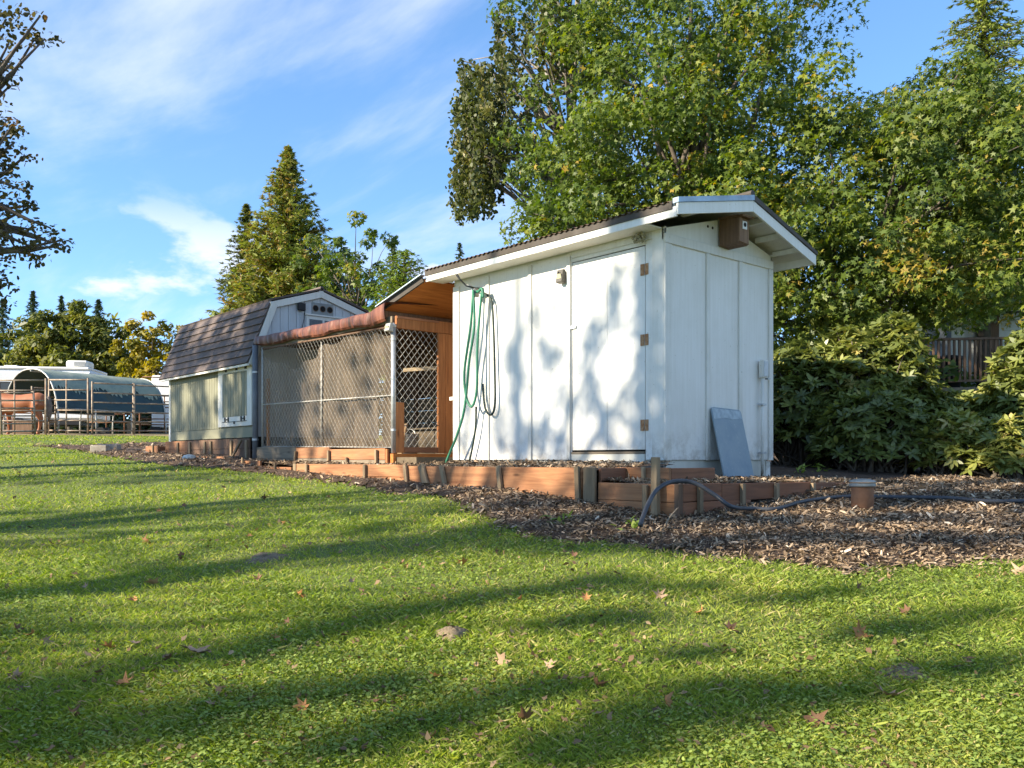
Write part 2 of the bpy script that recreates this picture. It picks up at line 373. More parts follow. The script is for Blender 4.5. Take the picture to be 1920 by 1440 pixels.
def make_ground():
    rs = axis_steps(-9, 9, .16, -420, 420); ds = axis_steps(1.5, 20, .16, -120, 700)
    r, d = np.meshgrid(rs, ds, indexing='ij'); z = gz(r, d)
    P = CAM[None, None] + r[..., None] * AR + d[..., None] * AD; P[..., 2] = z
    o = MB().grid(P).build('lawn_ground', soil_mat(), smooth=True); tag(o, kind='structure')
    # mulch sheet, proud of the soil
    rs = np.arange(-11, 9.5, .12); ds = np.arange(4.3, 21, .12)
    r, d = np.meshgrid(rs, ds, indexing='ij'); m = mulch_depth(r, d)
    z = gz(r, d) + np.clip(m, -.06, .25) * .14 + .010 * np.sin(7 * r + 2 * d) * np.sin(5 * d - 3 * r)
    P = CAM[None, None] + r[..., None] * AR + d[..., None] * AD; P[..., 2] = z
    keep = m > -.05; idx = -np.ones(r.shape, int)
    cells = keep[:-1, :-1] & keep[1:, :-1] & keep[:-1, 1:] & keep[1:, 1:]
    used = np.zeros(r.shape, bool)
    for a, b in ((0, 0), (1, 0), (0, 1), (1, 1)): used[a:used.shape[0] - 1 + a, b:used.shape[1] - 1 + b] |= cells
    idx[used] = np.arange(used.sum()); ii, jj = np.where(cells)
    F = np.stack([idx[ii, jj], idx[ii + 1, jj], idx[ii + 1, jj + 1], idx[ii, jj + 1]], 1)
    mb = MB(); mb.v = [tuple(p) for p in P[used]]; mb.f = [tuple(int(q) for q in f) for f in F]
    o = mb.build('mulch_bed', mulch_mat(), smooth=True); tag(o, kind='structure')
    # raised beds behind the timber walls
    def bed(name, x0, x1, y0, y1, zf):
        xs = np.arange(x0, x1 + .01, .07); ys = np.arange(y0, y1 + .01, .07); X, Y = np.meshgrid(xs, ys, indexing='ij')
        Z = zf(X, Y) + .012 * np.sin(9 * X + 4 * Y) * np.sin(6 * Y - 5 * X)
        o = MB().grid(np.stack([X, Y, Z], -1)).build(name, MATS['bark_mulch'], smooth=True); tag(o, kind='structure')
    bed('terrace_bed', -7.3, .12, -.985, .02, lambda X, Y: -.085 + .05 * np.clip((Y + .98), 0, 1) + .015 * np.clip(-X - 4, 0, 4))
    bed('corner_bed', .08, .925, -.985, 2.1, lambda X, Y: -.195 + .03 * np.clip(.9 - X, 0, 1) - .012 * np.clip(Y, 0, 2))
make_ground()

# ------------------------------------------------------------------ white shed
def make_shed():
    T = thing('white_shed', 'white board-and-batten shed with gable roof and plank door', 'shed', (-1.57, .86, -.2))
    zt = 2.12
    part_box('wall_core', DARK, T, -3.10, -.03, .03, 1.70, -.15, 2.02)
    # front siding panels between the battens (door opening left free)
    for x0, x1 in [(-3.145, -2.512), (-2.510, -1.808), (-1.806, -1.196)]:
        part_box('siding_panel', WHITE, T, x0, x1, 0, .018, 0, zt, bev=.002)
    part_box('siding_panel', WHITE, T, -.228, 0, 0, .018, 0, zt, bev=.002)
    part_box('door_header', WHITE, T, -1.195, -.229, 0, .018, 1.993, zt)
    for x0, x1 in [(-3.147, -3.035), (-2.540, -2.488), (-1.832, -1.784), (-1.250, -1.203)]:
        part_box('batten', WHITE2, T, x0, x1, -.020, -.0005, -.004, 2.03 if x0 < -3 else 2.06, bev=.003)
    part_box('batten', WHITE2, T, -.138, .0, -.018, -.0005, -.006, 2.10, bev=.003)
    part_box('frieze_board', WHITE2, T, -1.19, -.14, -.016, -.0005, 2.03, 2.115, bev=.002)
    # door
    door = MB().box(-1.186, -.714, .004, .03, .095, 1.984).build('door', WHITE, T, bev=.002)
    MB().box(-.711, -.237, .004, .03, .095, 1.984).build('door_leaf_panel', WHITE, door, bev=.002)
    part_box('door_sill', CREAM, T, -1.19, -.235, -.006, .03, -.03, .055)
    part_box('door_threshold', GREYW, T, -1.19, -.235, -.012, .02, .058, .078)
    for z in (1.765, 1.112, .321):
        h = MB().box(-.285, -.243, -.006, .003, z - .052, z + .052).box(-.231, -.192, -.006, -.0008, z - .052, z + .052).build('hinge', RUST, door)
        MB().tube([(-.237, -.007, z - .054), (-.237, -.007, z + .054)], .006, 8).build('hinge_pin', RUST, h)
        for k in (-.032, 0, .032): MB().lathe((-.265, -.0085, z + k - .004), [(.006, 0), (.006, .008)], 6).build('screw', BLACK, h)
    la = MB().box(-1.262, -1.125, -.012, -.003, 1.318, 1.352).build('hasp', GALV, door)
    MB().box(-1.262, -1.214, -.034, -.012, 1.245, 1.305).build('padlock', RUST, la)
    MB().tube([(-1.252, -.023, 1.303), (-1.252, -.023, 1.335), (-1.238, -.023, 1.350), (-1.224, -.023, 1.335), (-1.224, -.023, 1.303)], .005, 6).build('shackle', GALV, la)
    # gable side
    for y0, y1 in [(.0, .63), (.631, 1.16), (1.161, 1.73)]:
        part_box('siding_panel', WHITE, T, -.018, 0, y0 + .019 if y0 == 0 else y0, y1, -.002, 2.0, bev=.002)
    for y0, y1 in [(.0, .072), (.605, .657), (1.135, 1.188), (1.662, 1.732)]:
        part_box('batten', WHITE2, T, .0005, .020, y0 if y0 else -.018, y1, -.006, 1.966, bev=.003)
    part_box('frieze_board', WHITE2, T, .0005, .022, -.018, 1.732, 1.968, 2.052, bev=.003)
    MB().prism([(-.018, 2.0), (1.732, 2.0), (1.732, 2.10), (.865, 2.335), (-.018, 2.10)], 'x', -.018, .0).build('gable_panel', WHITE, T)
    for y, z in ((.64, 2.228), (.715, 2.226)): MB().tube([(-.01, y, z), (.003, y, z)], .014, 8).build('vent_hole', DARK, T)
    # hidden sides
    part_box('back_wall', WHITE, T, -3.145, 0, 1.712, 1.73, 0, zt)
    part_box('side_wall', WHITE, T, -3.145, -3.127, .019, 1.711, 0, 2.15)
    # skirting / footing
    for i, (x0, x1) in enumerate([(-3.12, -2.3), (-2.297, -1.5), (-1.497, -.9), (-.897, -.03)]):
        part_box('skirting_board', CREAM, T, x0, x1, .022, .05, -.35, -.002, bev=.003)
    part_box('footing_wall', CREAM, T, -.06, -.018, .03, 1.66, -.45, -.004)
    part_box('corner_post', WHITE2, T, -.10, -.01, 1.64, 1.72, -.45, -.01)
    # roof
    yf, yb, yr, xl, xr = -.25, 1.965, .865, -3.36, .335
    ze, zr = 2.215, 2.475; sf = (zr - ze) / (yr - yf)
    roof = MB().prism([(yf + .012, ze - .03), (yr, zr - .03), (yr, zr), (yf + .012, ze)], 'x', xl + .02, xr - .03).build('roof', WHITE2, T)
    zb = zr - (yb - yr) * sf * 1.42
    MB().prism([(yr + .001, zr - .03), (yb, zb - .03), (yb, zb), (yr + .001, zr)], 'x', xl + .02, xr - .03).build('roof_deck_panel', WHITE2, roof)
    def corr(y0, z0, y1, z1, name):
        xs = np.arange(xl - .01, xr - .06, .0125); n = np.array([0, -(z1 - z0), (y1 - y0)]); n = n / np.linalg.norm(n)
        top = []; 
        for x in xs:
            h = .008 * math.sin(2 * math.pi * x / .075); top.append([np.array((x, y0, z0)) + n * (h + .016), np.array((x, y1, z1)) + n * (h + .016)])
        P = np.array(top); m = MB().grid(P); m.grid(P - n * .003)
        return m.build(name, ROOFM, roof, smooth=True)
    corr(yf - .035, ze - .035 * sf + .002, yr + .01, zr + .004, 'corrugated_sheet'); corr(yb + .03, zb - .008, yr - .01, zr + .010, 'corrugated_sheet')
    MB().tube([(xl, yr, zr + .030), (xr + .015, yr, zr + .030)], .035, 8).build('ridge_cap', DRIP, roof)
    fas = part_box('fascia', WHITE, T, xl, xr - .002, yf - .012, yf + .010, 2.092, 2.180, bev=.002)
    part_box('soffit', WHITE, T, xl + .03, -.02, yf + .011, -.0215, 2.096, 2.108)
    part_box('drip_board', DRIP, T, xl, xr - .04, yf - .022, yf - .013, 2.160, 2.232)
    part_box('fascia', WHITE, T, xl, xr, yb + .001, yb + .02, zb - .11, zb - .02)
    # rake boards with metal flashing on the right gable
    t = .022
    MB().prism([(yf - .012, 2.105), (yr - .001, 2.335), (yr - .001, 2.438), (yf - .012, 2.205)], 'x', xr, xr + t).build('rake_board', WHITE, T, bev=.002)
    MB().prism([(yr + .001, 2.335), (yb + .02, zb - .12), (yb + .02, zb - .015), (yr + .001, 2.438)], 'x', xr, xr + t).build('rake_board', WHITE, T, bev=.002)
    MB().prism([(yf - .02, 2.206), (yr, 2.440), (yr, 2.490), (yf - .02, 2.250)], 'x', xr - .03, xr + t + .012).build('flashing', FLASH, roof)
    MB().prism([(yr + .001, 2.440), (yb + .03, zb - .014), (yb + .03, zb + .022), (yr + .001, 2.490)], 'x', xr - .03, xr + t + .012).build('flashing', DRIP, roof)
    for y in (.25, 1.15, 1.45, 1.75):
        zz = (zr - .03 - abs(y - yr) * (sf if y < yr else sf * 1.42)) - .001
        MB().beam((.001, y, zz - .028), (xr - .001, y, zz - .028), .045, .05).build('lookout', WHITE2, T)
    MB().prism([(yf - .01, 2.10), (yr, 2.33), (yb, zb - .1), (yb, zb - .02), (yr, 2.44), (yf, 2.19)], 'x', xl - .004, xl + .016).build('barge_board', OLDW, T)
    return T
make_shed()

def small_shed_things():
    # birdhouse on the gable
    b = thing('birdhouse', 'small brown wooden birdhouse under the shed gable peak', 'birdhouse', (.12, .865, 2.06))
    MB().prism([(.79, 2.062), (.945, 2.045), (.945, 2.30), (.79, 2.325)], 'x', .023, .24).build('box', OLDW, b, bev=.003)
    f = MB().prism([(.792, 2.07), (.943, 2.055), (.943, 2.285), (.792, 2.30)], 'x', .241, .253).build('front_panel', wood('birdhouse_front', (.16, .09, .05), (.30, .18, .10), 'Z'), b)
    MB().box(.254, .259, .835, .905, 2.19, 2.265).build('entrance_plate', WHITE2, f)
    MB().tube([(.2585, .87, 2.232), (.262, .87, 2.232)], .021, 14).build('entrance_hole', DARK, f)
    MB().beam((.02, .868, 2.325), (.30, .868, 2.302), .185, .016).build('roof_board', OLDW, b)
    # pale nest under the eave
    m = MB(); rg = random.Random(3)
    for k in range(26):
        a = rg.uniform(0, 6.28); q = rg.uniform(0, .07); m.lathe((-.26 + q * math.cos(a), -.06 + q * .5 * math.sin(a), 2.045 + rg.uniform(-.03, .03)), [(.006, -.016), (.018, 0), (.006, .016)], 6)
    tag(m.build('wasp_nest', plain('pale_nest', (.40, .36, .24), .9, 0, (.25, .22, .14), 40)), 'small pale papery wasp nest under shed eave above door', 'nest')
    # security light left of the door
    s = thing('security_light', 'small dark solar security light left of shed door', 'light', (-1.30, -.05, 1.80))
    MB().prism([(-.022, 1.79), (-.022, 1.93), (-.06, 1.93), (-.085, 1.80)], 'x', -1.345, -1.255).build('housing', plain('dark_lamp_plastic', (.10, .09, .075), .5), s, bev=.004)
    MB().obox((-1.30, -.078, 1.852), (.032, 0, 0), (0, .003, .001), (0, -.006, .030)).build('lens', plain('amber_lens', (.50, .46, .30), .3), s)
    MB().lathe((-1.30, -.086, 1.895), [(.009, -.008), (.011, 0), (.009, .008)], 8).build('sensor', BLACK, s)
    # hose hanger and hoses
    h = thing('hose_hanger', 'dark metal hook holding the green hose on shed wall', 'hook', (-2.62, -.1, 1.93))
    MB().tube([(-2.60, -.0, 1.935), (-2.62, -.10, 1.93), (-2.66, -.20, 1.95), (-2.70, -.26, 2.02), (-2.74, -.27, 2.075)], [.010, .010, .009, .009, .016], 8).build('arm', BLACK, h)
    MB().tube([(-2.64, -.12, 1.92), (-2.66, -.14, 1.965), (-2.74, -.15, 1.975)], .009, 6).build('prong', GALV, h)
    MB().box(-2.655, -2.595, -.13, -.06, 1.83, 1.93).build('nozzle_body', plain('nozzle_metal', (.22, .21, .20), .4, .6), h, bev=.01)
    HG = plain('green_hose_rubber', (.035, .16, .095), .45, 0, (.045, .20, .12), 8)
    HD = plain('shaded_hose_rubber', (.022, .042, .034), .45)  # hose green darkened in the colour for its shaded side
    def loop(pts, n=60):
        pts = np.array(pts, float); t = np.linspace(0, len(pts) - 1, n); out = []
        for u in t:
            i = int(min(u, len(pts) - 2)); f = u - i; p0, p1, p2, p3 = pts[max(i - 1, 0)], pts[i], pts[i + 1], pts[min(i + 2, len(pts) - 1)]
            out.append(.5 * ((2 * p1) + (-p0 + p2) * f + (2 * p0 - 5 * p1 + 4 * p2 - p3) * f * f + (-p0 + 3 * p1 - 3 * p2 + p3) * f ** 3))
        return out
    g = thing('garden_hose', 'green garden hose looped over hook on white shed wall', 'hose', (-2.6, -.12, -.05))
    MB().tube(loop([(-2.63, -.13, 1.90), (-2.66, -.14, 1.5), (-2.76, -.15, 1.0), (-2.72, -.15, .70), (-2.63, -.14, .60), (-2.56, -.13, .80), (-2.56, -.12, 1.3), (-2.50, -.11, 1.86)]), .0145, 8).build('loop', HG, g, True)
    MB().tube(loop([(-2.60, -.15, 1.90), (-2.58, -.15, 1.5), (-2.66, -.16, 1.1), (-2.74, -.16, .6), (-2.86, -.17, .3), (-3.02, -.17, .06), (-3.08, -.18, -.055)]), .0145, 8).build('tail', HG, g, True)
    MB().tube(loop([(-2.62, -.10, 1.90), (-2.56, -.11, 1.88), (-2.48, -.12, 1.90), (-2.46, -.12, 1.80)], 20), .016, 8).build('bend', HG, g, True)
    MB().tube(loop([(-2.50, -.06, 1.86), (-2.40, -.05, 1.76), (-2.37, -.045, 1.45), (-2.35, -.045, 1.0), (-2.34, -.05, .62), (-2.40, -.055, .50), (-2.50, -.06, .58), (-2.54, -.06, .85)], 70), .0125, 8).build('dark_loop', HD, g, True)
    MB().tube(loop([(-2.62, -.09, .60), (-2.66, -.07, .35), (-2.74, -.06, .1), (-2.80, -.06, -.05)], 30), .0115, 8).build('lower_tail', HD, g, True)
    # leaning sheet
    zf = -.215
    p = thing('leaning_panel', 'blue-grey rounded metal sheet leaning on shed gable wall', 'panel', (.25, 1.1, zf))
    a0, a1 = np.array((.215, .85, zf + .02)), np.array((.036, .875, .495)); up = a1 - a0; ln = np.linalg.norm(up); up /= ln
    side = np.array((.0, 1., .0)); side -= up * (side @ up); side /= np.linalg.norm(side); nn = np.cross(side, up)
    W, r = .48, .04; out = []
    for cx, cy, s0 in [(W / 2 - r, r, -90), (W / 2 - r, ln - r, 0), (-W / 2 + r, ln - r, 90), (-W / 2 + r, r, 180)]:
        for k in range(5): a = R(s0 + 22.5 * k); out.append((cx + r * math.cos(a), cy + r * math.sin(a)))
    n = len(out); vs = [a0 + side * u + up * w + nn * q for q in (-.007, .007) for (u, w) in out]
    s = NT('sheet_blue_grey'); nz = s.noise(s.coord(), 5, 6, .65); sp = s.noise(s.coord(), 40, 2, .5)
    c = s.ramp(nz, [(.3, (.19, .25, .29)), (.7, (.27, .32, .34))]); c = s.mix(s.ramp(sp, [(.68, (0, 0, 0)), (.76, (.5, .5, .5))]), c, rgb((.42, .46, .48)))
    MB().add(vs, [tuple(range(n))[::-1], tuple(range(n, 2 * n))] + [(i, (i + 1) % n, n + (i + 1) % n, n + i) for i in range(n)]).build('sheet', s.finish(c, .5, nz, .05), p)
    vs = [a0 + side * u + up * (ln - .012 - w) + nn * q for q in (.0072, .0092) for (u, w) in [(-W/2 + .012, 0), (W/2 - .012, 0), (W/2 - .010, .075), (.06, .095), (-.05, .085), (-W/2 + .01, .11)]]
    MB().add(vs, [tuple(range(6))[::-1], tuple(range(6, 12))] + [(i, (i + 1) % 6, 6 + (i + 1) % 6, 6 + i) for i in range(6)]).build('worn_strip', plain('worn_strip_paint', (.40, .47, .50), .6, 0, (.25, .30, .33), 18), p)
    # electrical box with conduit
    e = thing('electrical_box', 'white outlet box and conduit pipe on shed gable wall', 'outlet', (.04, 1.5, -.2))
    MB().box(.0205, .075, 1.462, 1.552, .83, 1.01).build('box', WHITE2, e, bev=.006)
    MB().box(.0755, .082, 1.470, 1.545, .845, .998).build('cover', plain('outlet_cover', (.55, .56, .56), .4), e, bev=.004)
    MB().box(.05, .09, 1.53, 1.57, .815, .832).build('latch', GALV, e)
    MB().tube([(.045, 1.49, .829), (.045, 1.49, -.22)], .016, 8).build('conduit', WHITE2, e, True)
    for z in (.55, .06): MB().box(.0205, .066, 1.465, 1.535, z, z + .02).build('strap', GALV, e)
    # lamp on the shed's left side
    l = thing('wall_lamp', 'small white lamp peeking out beside shed left corner', 'lamp', (-3.2, .25, 1.78))
    MB().lathe((-3.215, .25, 1.72), [(.05, 0), (.058, .05), (.03, .11), (.012, .14)], 12).build('shade', WHITE2, l, True)
    MB().tube([(-3.148, .25, 1.86), (-3.215, .25, 1.865)], .012, 6).build('bracket', GALV, l)
small_shed_things()

# ------------------------------------------------------------------ timber retaining walls
def retaining():
    w = thing('retaining_wall', 'long low orange timber retaining wall in front of shed', 'retaining wall', (-2.5, -1, -.3))
    y0, y1 = -1.03, -.99
    for x0, x1, z0, z1 in [(-5.09, -2.592, -.185, -.052), (-5.09, -2.592, -.34, -.188), (-2.590, -.05, -.385, -.066)]:
        part_box('board', CEDAR_X, w, x0, x1, y0, y1, z0, z1, bev=.004)
    part_box('end_board', STAKE, w, -5.17, -5.092, y0 - .01, y1 + .03, -.35, -.05, bev=.004)
    def stake(x, yy, z0, z1, wd=.042, tilt=0.0, mat=STAKE, par=w):
        MB().beam((x + tilt, yy - .022, z0), (x, yy - .022, z1), .028, wd, up=(1, 0, 0)).build('stake', mat, par, bev=.003)
    for x, t, wd in [(-4.78, 0, .05), (-3.42, .0, .045), (-2.62, .05, .05), (-2.33, .14, .09), (-1.98, .10, .05), (-1.10, .05, .05)]: stake(x, -1.03, -.36, -.055, wd, t)
    stake(-.08, -1.03, -.46, -.055, .05, .02)
    stake(.07, -1.03, -.47, -.062, .13)
    c = thing('corner_retaining_wall', 'reddish lower timber retaining wall turning the corner beside shed', 'retaining wall', (.5, -1, -.4))
    for z0, z1 in [(-.322, -.186), (-.47, -.325)]:
        part_box('board', CEDAR_X, c, .138, .93, y0 + .002, y1, z0, z1, bev=.004)
    part_box('corner_post', OLDW, c, .932, .975, -1.045, -.99, -.48, -.182, bev=.004)
    for (ya, yb, z0, z1) in [(-.988, -.50, -.318, -.184), (-.988, -.10, -.47, -.322), (-.498, .25, -.325, -.190), (.252, .82, -.335, -.196), (.822, 1.25, -.345, -.206), (1.252, 1.62, -.335, -.214)]:
        part_box('board', CEDAR_Y, c, .938, .972, ya, yb, z0, z1, bev=.004)
    for y, zb in [(-.80, -.47), (-.24, -.44), (.25, -.39), (.83, -.36)]:
        MB().box(.9735, 1.005, y - .022, y + .022, zb, -.185 - .012 * (y + .8)).build('stake', STAKE, c, bev=.003)
    stake(.66, -1.03, -.50, -.195, .045, par=c)
    u = thing('upper_timber_edging', 'short upper reddish timber edging above the corner retaining wall', 'timber edging', (.35, -.66, -.2))
    part_box('board', CEDAR_Y, u, .105, .135, -.985, -.68, -.205, -.068, bev=.004)
    for x0, x1 in [(-.2, .33), (.332, .585)]: part_box('board', CEDAR_X, u, x0, x1, -.675, -.64, -.205, -.064, bev=.004)
    part_box('board', CEDAR_Y, u, .550, .585, -.638, -.05, -.205, -.068, bev=.004)
    MB().box(.318, .35, -.703, -.676, -.21, -.058).build('stake', STAKE, u, bev=.003)
    s = MB().beam((.80, -1.10, -.56), (.79, -1.085, .02), .045, .06, up=(1, 0, 0)).build('marker_post', STAKE, bev=.004); tag(s, 'tall grey wooden stake holding the black pipe at wall corner', 'post')
    # low edging left of the wall
    e = thing('low_timber_edging', 'thin sunken orange board edging left of the long retaining wall', 'timber edging', (-6.4, -1.1, -.1))
    for x0, x1, ya, yb in [(-6.1, -5.18, -1.06, -1.03), (-7.3, -6.102, -1.05, -1.02), (-8.4, -7.302, -1.04, -1.01)]:
        za, zb = float(gw((x0 + x1) / 2, -1.05)) - .06, float(gw((x0 + x1) / 2, -1.05)) + .055
        part_box('board', CEDAR_X, e, x0, x1, ya, yb, za, zb, bev=.003)
    for x in (-5.6, -6.6): MB().box(x - .015, x + .015, -1.085, -1.062, float(gw(x, -1.07)) - .05, float(gw(x, -1.07)) + .11).build('stake', STAKE, e)
    # base boards of the chicken run
    b = thing('run_base_wall', 'orange timber boards along foot of the wire chicken run', 'timber edging', (-5.3, -.6, -.05))
    for x0, x1, z0, z1, m in [(-3.70, -3.66, -.10, .125, CEDAR_Z), (-5.02, -3.705, .0, .135, CEDAR_X), (-5.02, -3.705, -.08, -.003, GREYW), (-5.95, -5.024, .02, .165, CEDAR_X), (-5.95, -5.024, -.08, .017, GREYW), (-7.18, -5.954, .02, .185, GREYW), (-7.18, -5.954, -.08, .017, GREYW)]:
        part_box('board', m, b, x0, x1, -.60, -.566, z0, z1, bev=.004)
    for x, t in [(-5.90, -.05), (-5.00, .0), (-3.86, .0), (-4.55, .02)]: stake(x, -.603, -.12, .12 if x != -4.55 else .03, .036, t, par=b)
    # boards and stakes below the barn
    g = thing('barn_base_wall', 'brown timber skirting with upright stakes below green barn wall', 'timber edging', (-9, -.6, .1))
    xs = [-10.95, -9.9, -9.3, -8.2, -7.42]
    for a, bb in zip(xs[:-1], xs[1:]):
        for z0, z1 in [(.17, .325), (-.02, .167)]: part_box('board', CEDAR_X if a < -9.9 else OLDW, g, a, bb - .004, -.60, -.57, z0, z1, bev=.004)
    for x in (-10.3, -9.75, -9.1, -8.85, -8.05, -7.5): MB().box(x - .03, x + .03, -.628, -.601, -.06, .30).build('stake', STAKE, g, bev=.003)
    MB().beam((-7.9, -.70, -.02), (-7.62, -.64, .30), .03, .03).build('brace', STAKE, g)
    o = thing('timber_planter', 'orange timber box edging at far left corner of green barn', 'timber edging', (-11.5, -.6, .1))
    for x0, x1 in [(-11.6, -11.2), (-11.197, -10.99)]: part_box('board', CEDAR_X, o, x0, x1, -.72, -.68, .02, .25, bev=.004)
    part_box('board', CEDAR_Y, o, -11.64, -11.604, -.72, .1, .02, .25, bev=.004)
    part_box('stake', STAKE, o, -11.22, -11.18, -.75, -.722, .0, .27, bev=.003)
retaining()

# ------------------------------------------------------------------ chicken run
def chain_link(w, h, pitch=.086, r=.0017):
    """woven diamonds in the (u, v) rectangle; returns segments"""
    seg = []; k = 0
    nu = int((w + h) / pitch) + 2
    for s in (1, -1):
        for i in range(-nu, nu):
            u0 = i * pitch
            # line u = u0 + s*v*.72
            a = max(0.0, min(h, (0 - u0) / (s * .85))); b = max(0.0, min(h, (w - u0) / (s * .85)))
            v0, v1 = min(a, b), max(a, b)
            if v1 - v0 > .01: seg.append((u0 + s * .85 * v0, v0, u0 + s * .85 * v1, v1, s))
    return seg
def sheet_mat():
    s = NT('clear_plastic_sheeting'); v = s.coord((1.1, 1, .35)); n = s.noise(v, 2.6, 6, .62, 1.2); st = s.noise(s.coord((9, 9, .5)), 1.5, 5, .6)
    f = s.math('ADD', s.math('MULTIPLY', s.ramp(n, [(.36, (.0, .0, .0)), (.72, (1, 1, 1))]), .36), s.math('MULTIPLY', st, .20))
    p = s.n('ShaderNodeBsdfPrincipled', {'Base Color': rgb((.42, .32, .22)), 'Roughness': .4, 'Specular IOR Level': .5})
    t = s.n('ShaderNodeBsdfTranslucent', {'Color': rgb((.46, .35, .23))}); a = s.n('ShaderNodeAddShader')
    m1 = s.n('ShaderNodeMixShader', {'Fac': .4}); s.t.links.new(p.outputs[0], m1.inputs[1]); s.t.links.new(t.outputs[0], m1.inputs[2])
    tr = s.n('ShaderNodeBsdfTransparent', {'Color': rgb((.93, .90, .85))})
    m = s.n('ShaderNodeMixShader', {'Fac': s.math('ADD', f, .16, True)}); s.t.links.new(tr.outputs[0], m.inputs[1]); s.t.links.new(m1.outputs[0], m.inputs[2])
    s.t.nodes.remove(a); s.t.links.new(m.outputs[0], s.out.inputs['Surface']); return s.m
def make_run():
    T = thing('chicken_run', 'wire chicken run with wood gate between white shed and barn', 'chicken run', (-5.4, .3, 0))
    yf = -.54; x0, x1 = -7.12, -3.614; zt = 1.60
    P = [(x, yf, 0) for x in (-7.10, -5.334, -3.614)]
    for i, (x, y, _) in enumerate(P):
        r = (.018, .011, .030)[i]
        p = MB().tube([(x, y, .08 if i else .16), (x, y, 1.56 if i else 1.66)], r, 10).build('post', GALV if i == 2 else WIRE, T, True)
        if i == 2:
            MB().lathe((x, y, 1.56), [(.034, 0), (.036, .02), (.02, .045), (.004, .055)], 10).build('post_cap', GALV, p, True)
            for z in (1.42, .95, .35): MB().lathe((x, y, z), [(.0335, -.012), (.0335, .012)], 10).build('band', GALV, p)
    MB().tube([(x0, yf, .815), (x1, yf, .76)], .009, 8).build('rail', WIRE, T, True)
    MB().tube([(x0, yf, .20), (x1, yf, .145)], .006, 8).build('rail', WIRE, T, True)
    MB().tube([(x0, yf, 1.64), (x1, yf, 1.57)], .014, 8).build('rail', OLDW, T, True)
    m = MB()
    for (u0, v0, u1, v1, s) in chain_link(3.44, 1.42):
        f = lambda u, v: (x0 + .03 + u, yf - .004 * s - .012, .20 - .055 * u / 3.44 + v)
        m.tube([f(u0, v0), f(u1, v1)], .0019, 3, False)
    m.build('chain_link_mesh', WIRE, T)
    # sheeting with folds behind the wire
    us = np.linspace(0, 3.44, 120); vs = np.linspace(0, 1, 26); G = []
    for u in us:
        top = 1.62 - .10 * u / 3.44 * 0 - .06 * abs(math.sin(u * 2.1 + .6)) - .05 * math.sin(u * 5.3) ** 2 - (.20 * math.exp(-((u - 1.0) / .55) ** 2)) - .08 * (u < 1.6)
        row = []
        for v in vs:
            z = .19 - .05 * u / 3.44 + v * (top - .17)
            y = yf + .03 + .014 * math.sin(u * 11 + 2.2 * v) * (1 - .5 * v) + .022 * math.sin(u * 3.1 - v * 2.4 + .5) + .008 * math.sin(u * 27 + v * 5)
            row.append((x0 + .03 + u, y, z))
        G.append(row)
    MB().grid(G).build('plastic_sheeting', sheet_mat(), T, True)
    # gate wall (faces right)
    gx = x1
    b = part_box('beam', CEDAR_Z, T, gx - .02, gx + .02, -.51, .70, 1.555, 1.70, bev=.004)
    MB().box(gx + .0205, gx + .03, -.505, .10, 1.672, 1.696).build('trim_strip', CEDAR_Y, b)
    gate = MB().box(gx - .018, gx + .020, .100, .205, .08, 1.552).build('gate', CEDAR_Z, T, bev=.004)
    MB().box(gx - .016, gx + .018, -.40, .099, .085, .150).build('bottom_rail', CEDAR_Y, gate, bev=.004)
    MB().box(gx - .016, gx + .022, -.53, -.402, .082, .68).build('kick_board', CEDAR_Z, gate, bev=.004)
    m = MB()
    for (u0, v0, u1, v1, s) in chain_link(.60, 1.40, .085):
        f = lambda u, v: (gx - .004 * s, -.50 + u, .15 + v)
        m.tube([f(u0, v0), f(u1, v1)], .0030, 3, False)
    m.build('gate_mesh', WIRE, gate)
    for y in (.30, .52): part_box('jamb_board', CEDAR_Z, T, gx - .018, gx + .016, y - .093, y + .115, .075, 1.552, bev=.004)
    part_box('sill', PLY, T, gx - .02, gx + .045, -.575, .70, -.11, .072, bev=.004)
    # dim inside: back and end planks, earth floor
    for k in range(5):
        part_box('back_plank', GREYW, T, -7.2, -3.15, 1.60, 1.63, .0 + .19 * k, .186 + .19 * k, bev=.003)
    for k in range(5): part_box('back_plank', OLDW, T, -7.2, -3.15, 1.66, 1.69, .96 + .17 * k, 1.127 + .17 * k, bev=.003)
    part_box('floor', plain('run_earth', (.10, .075, .05), .95, 0, (.17, .13, .08), 9, .6), T, -7.2, -3.16, -.53, 1.6, -.12, .03)
    part_box('end_board', CEDAR_Z, T, -7.06, -7.0, -.50, -.47, .16, 1.2)
    for x in (-6.2, -4.6): part_box('stud', OLDW, T, x - .03, x + .03, 1.56, 1.595, .0, 1.76)
    # roof frame, stained plywood panel and its dark trim
    HX = [(0, 1, 2, 3), (7, 6, 5, 4), (0, 4, 5, 1), (1, 5, 6, 2), (2, 6, 7, 3), (3, 7, 4, 0)]
    q = [(-3.37, -.27, 2.135), (-3.93, -.50, 1.82), (-3.93, 1.70, 1.82), (-3.37, 1.70, 2.135)]
    MB().add(q + [(x, y, z - .02) for x, y, z in q], HX).build('plywood_ceiling', PLY, T)
    MB().beam((-3.372, -.29, 2.125), (-3.97, -.535, 1.80), .03, .075).build('barge_board', DRIP, T)
    MB().beam((-3.372, -.295, 2.172), (-3.97, -.54, 1.845), .09, .010).build('edge_flashing', FLASH, T)
    part_box('rafter', OLDW, T, -3.96, -3.90, -.50, 1.7, 1.71, 1.80)
    part_box('roof_sheet', OLDW, T, -7.25, -3.965, -.52, 1.75, 1.785, 1.81)
    part_box('front_rail', GREYW, T, -7.2, -3.66, -.53, -.49, 1.625, 1.70)
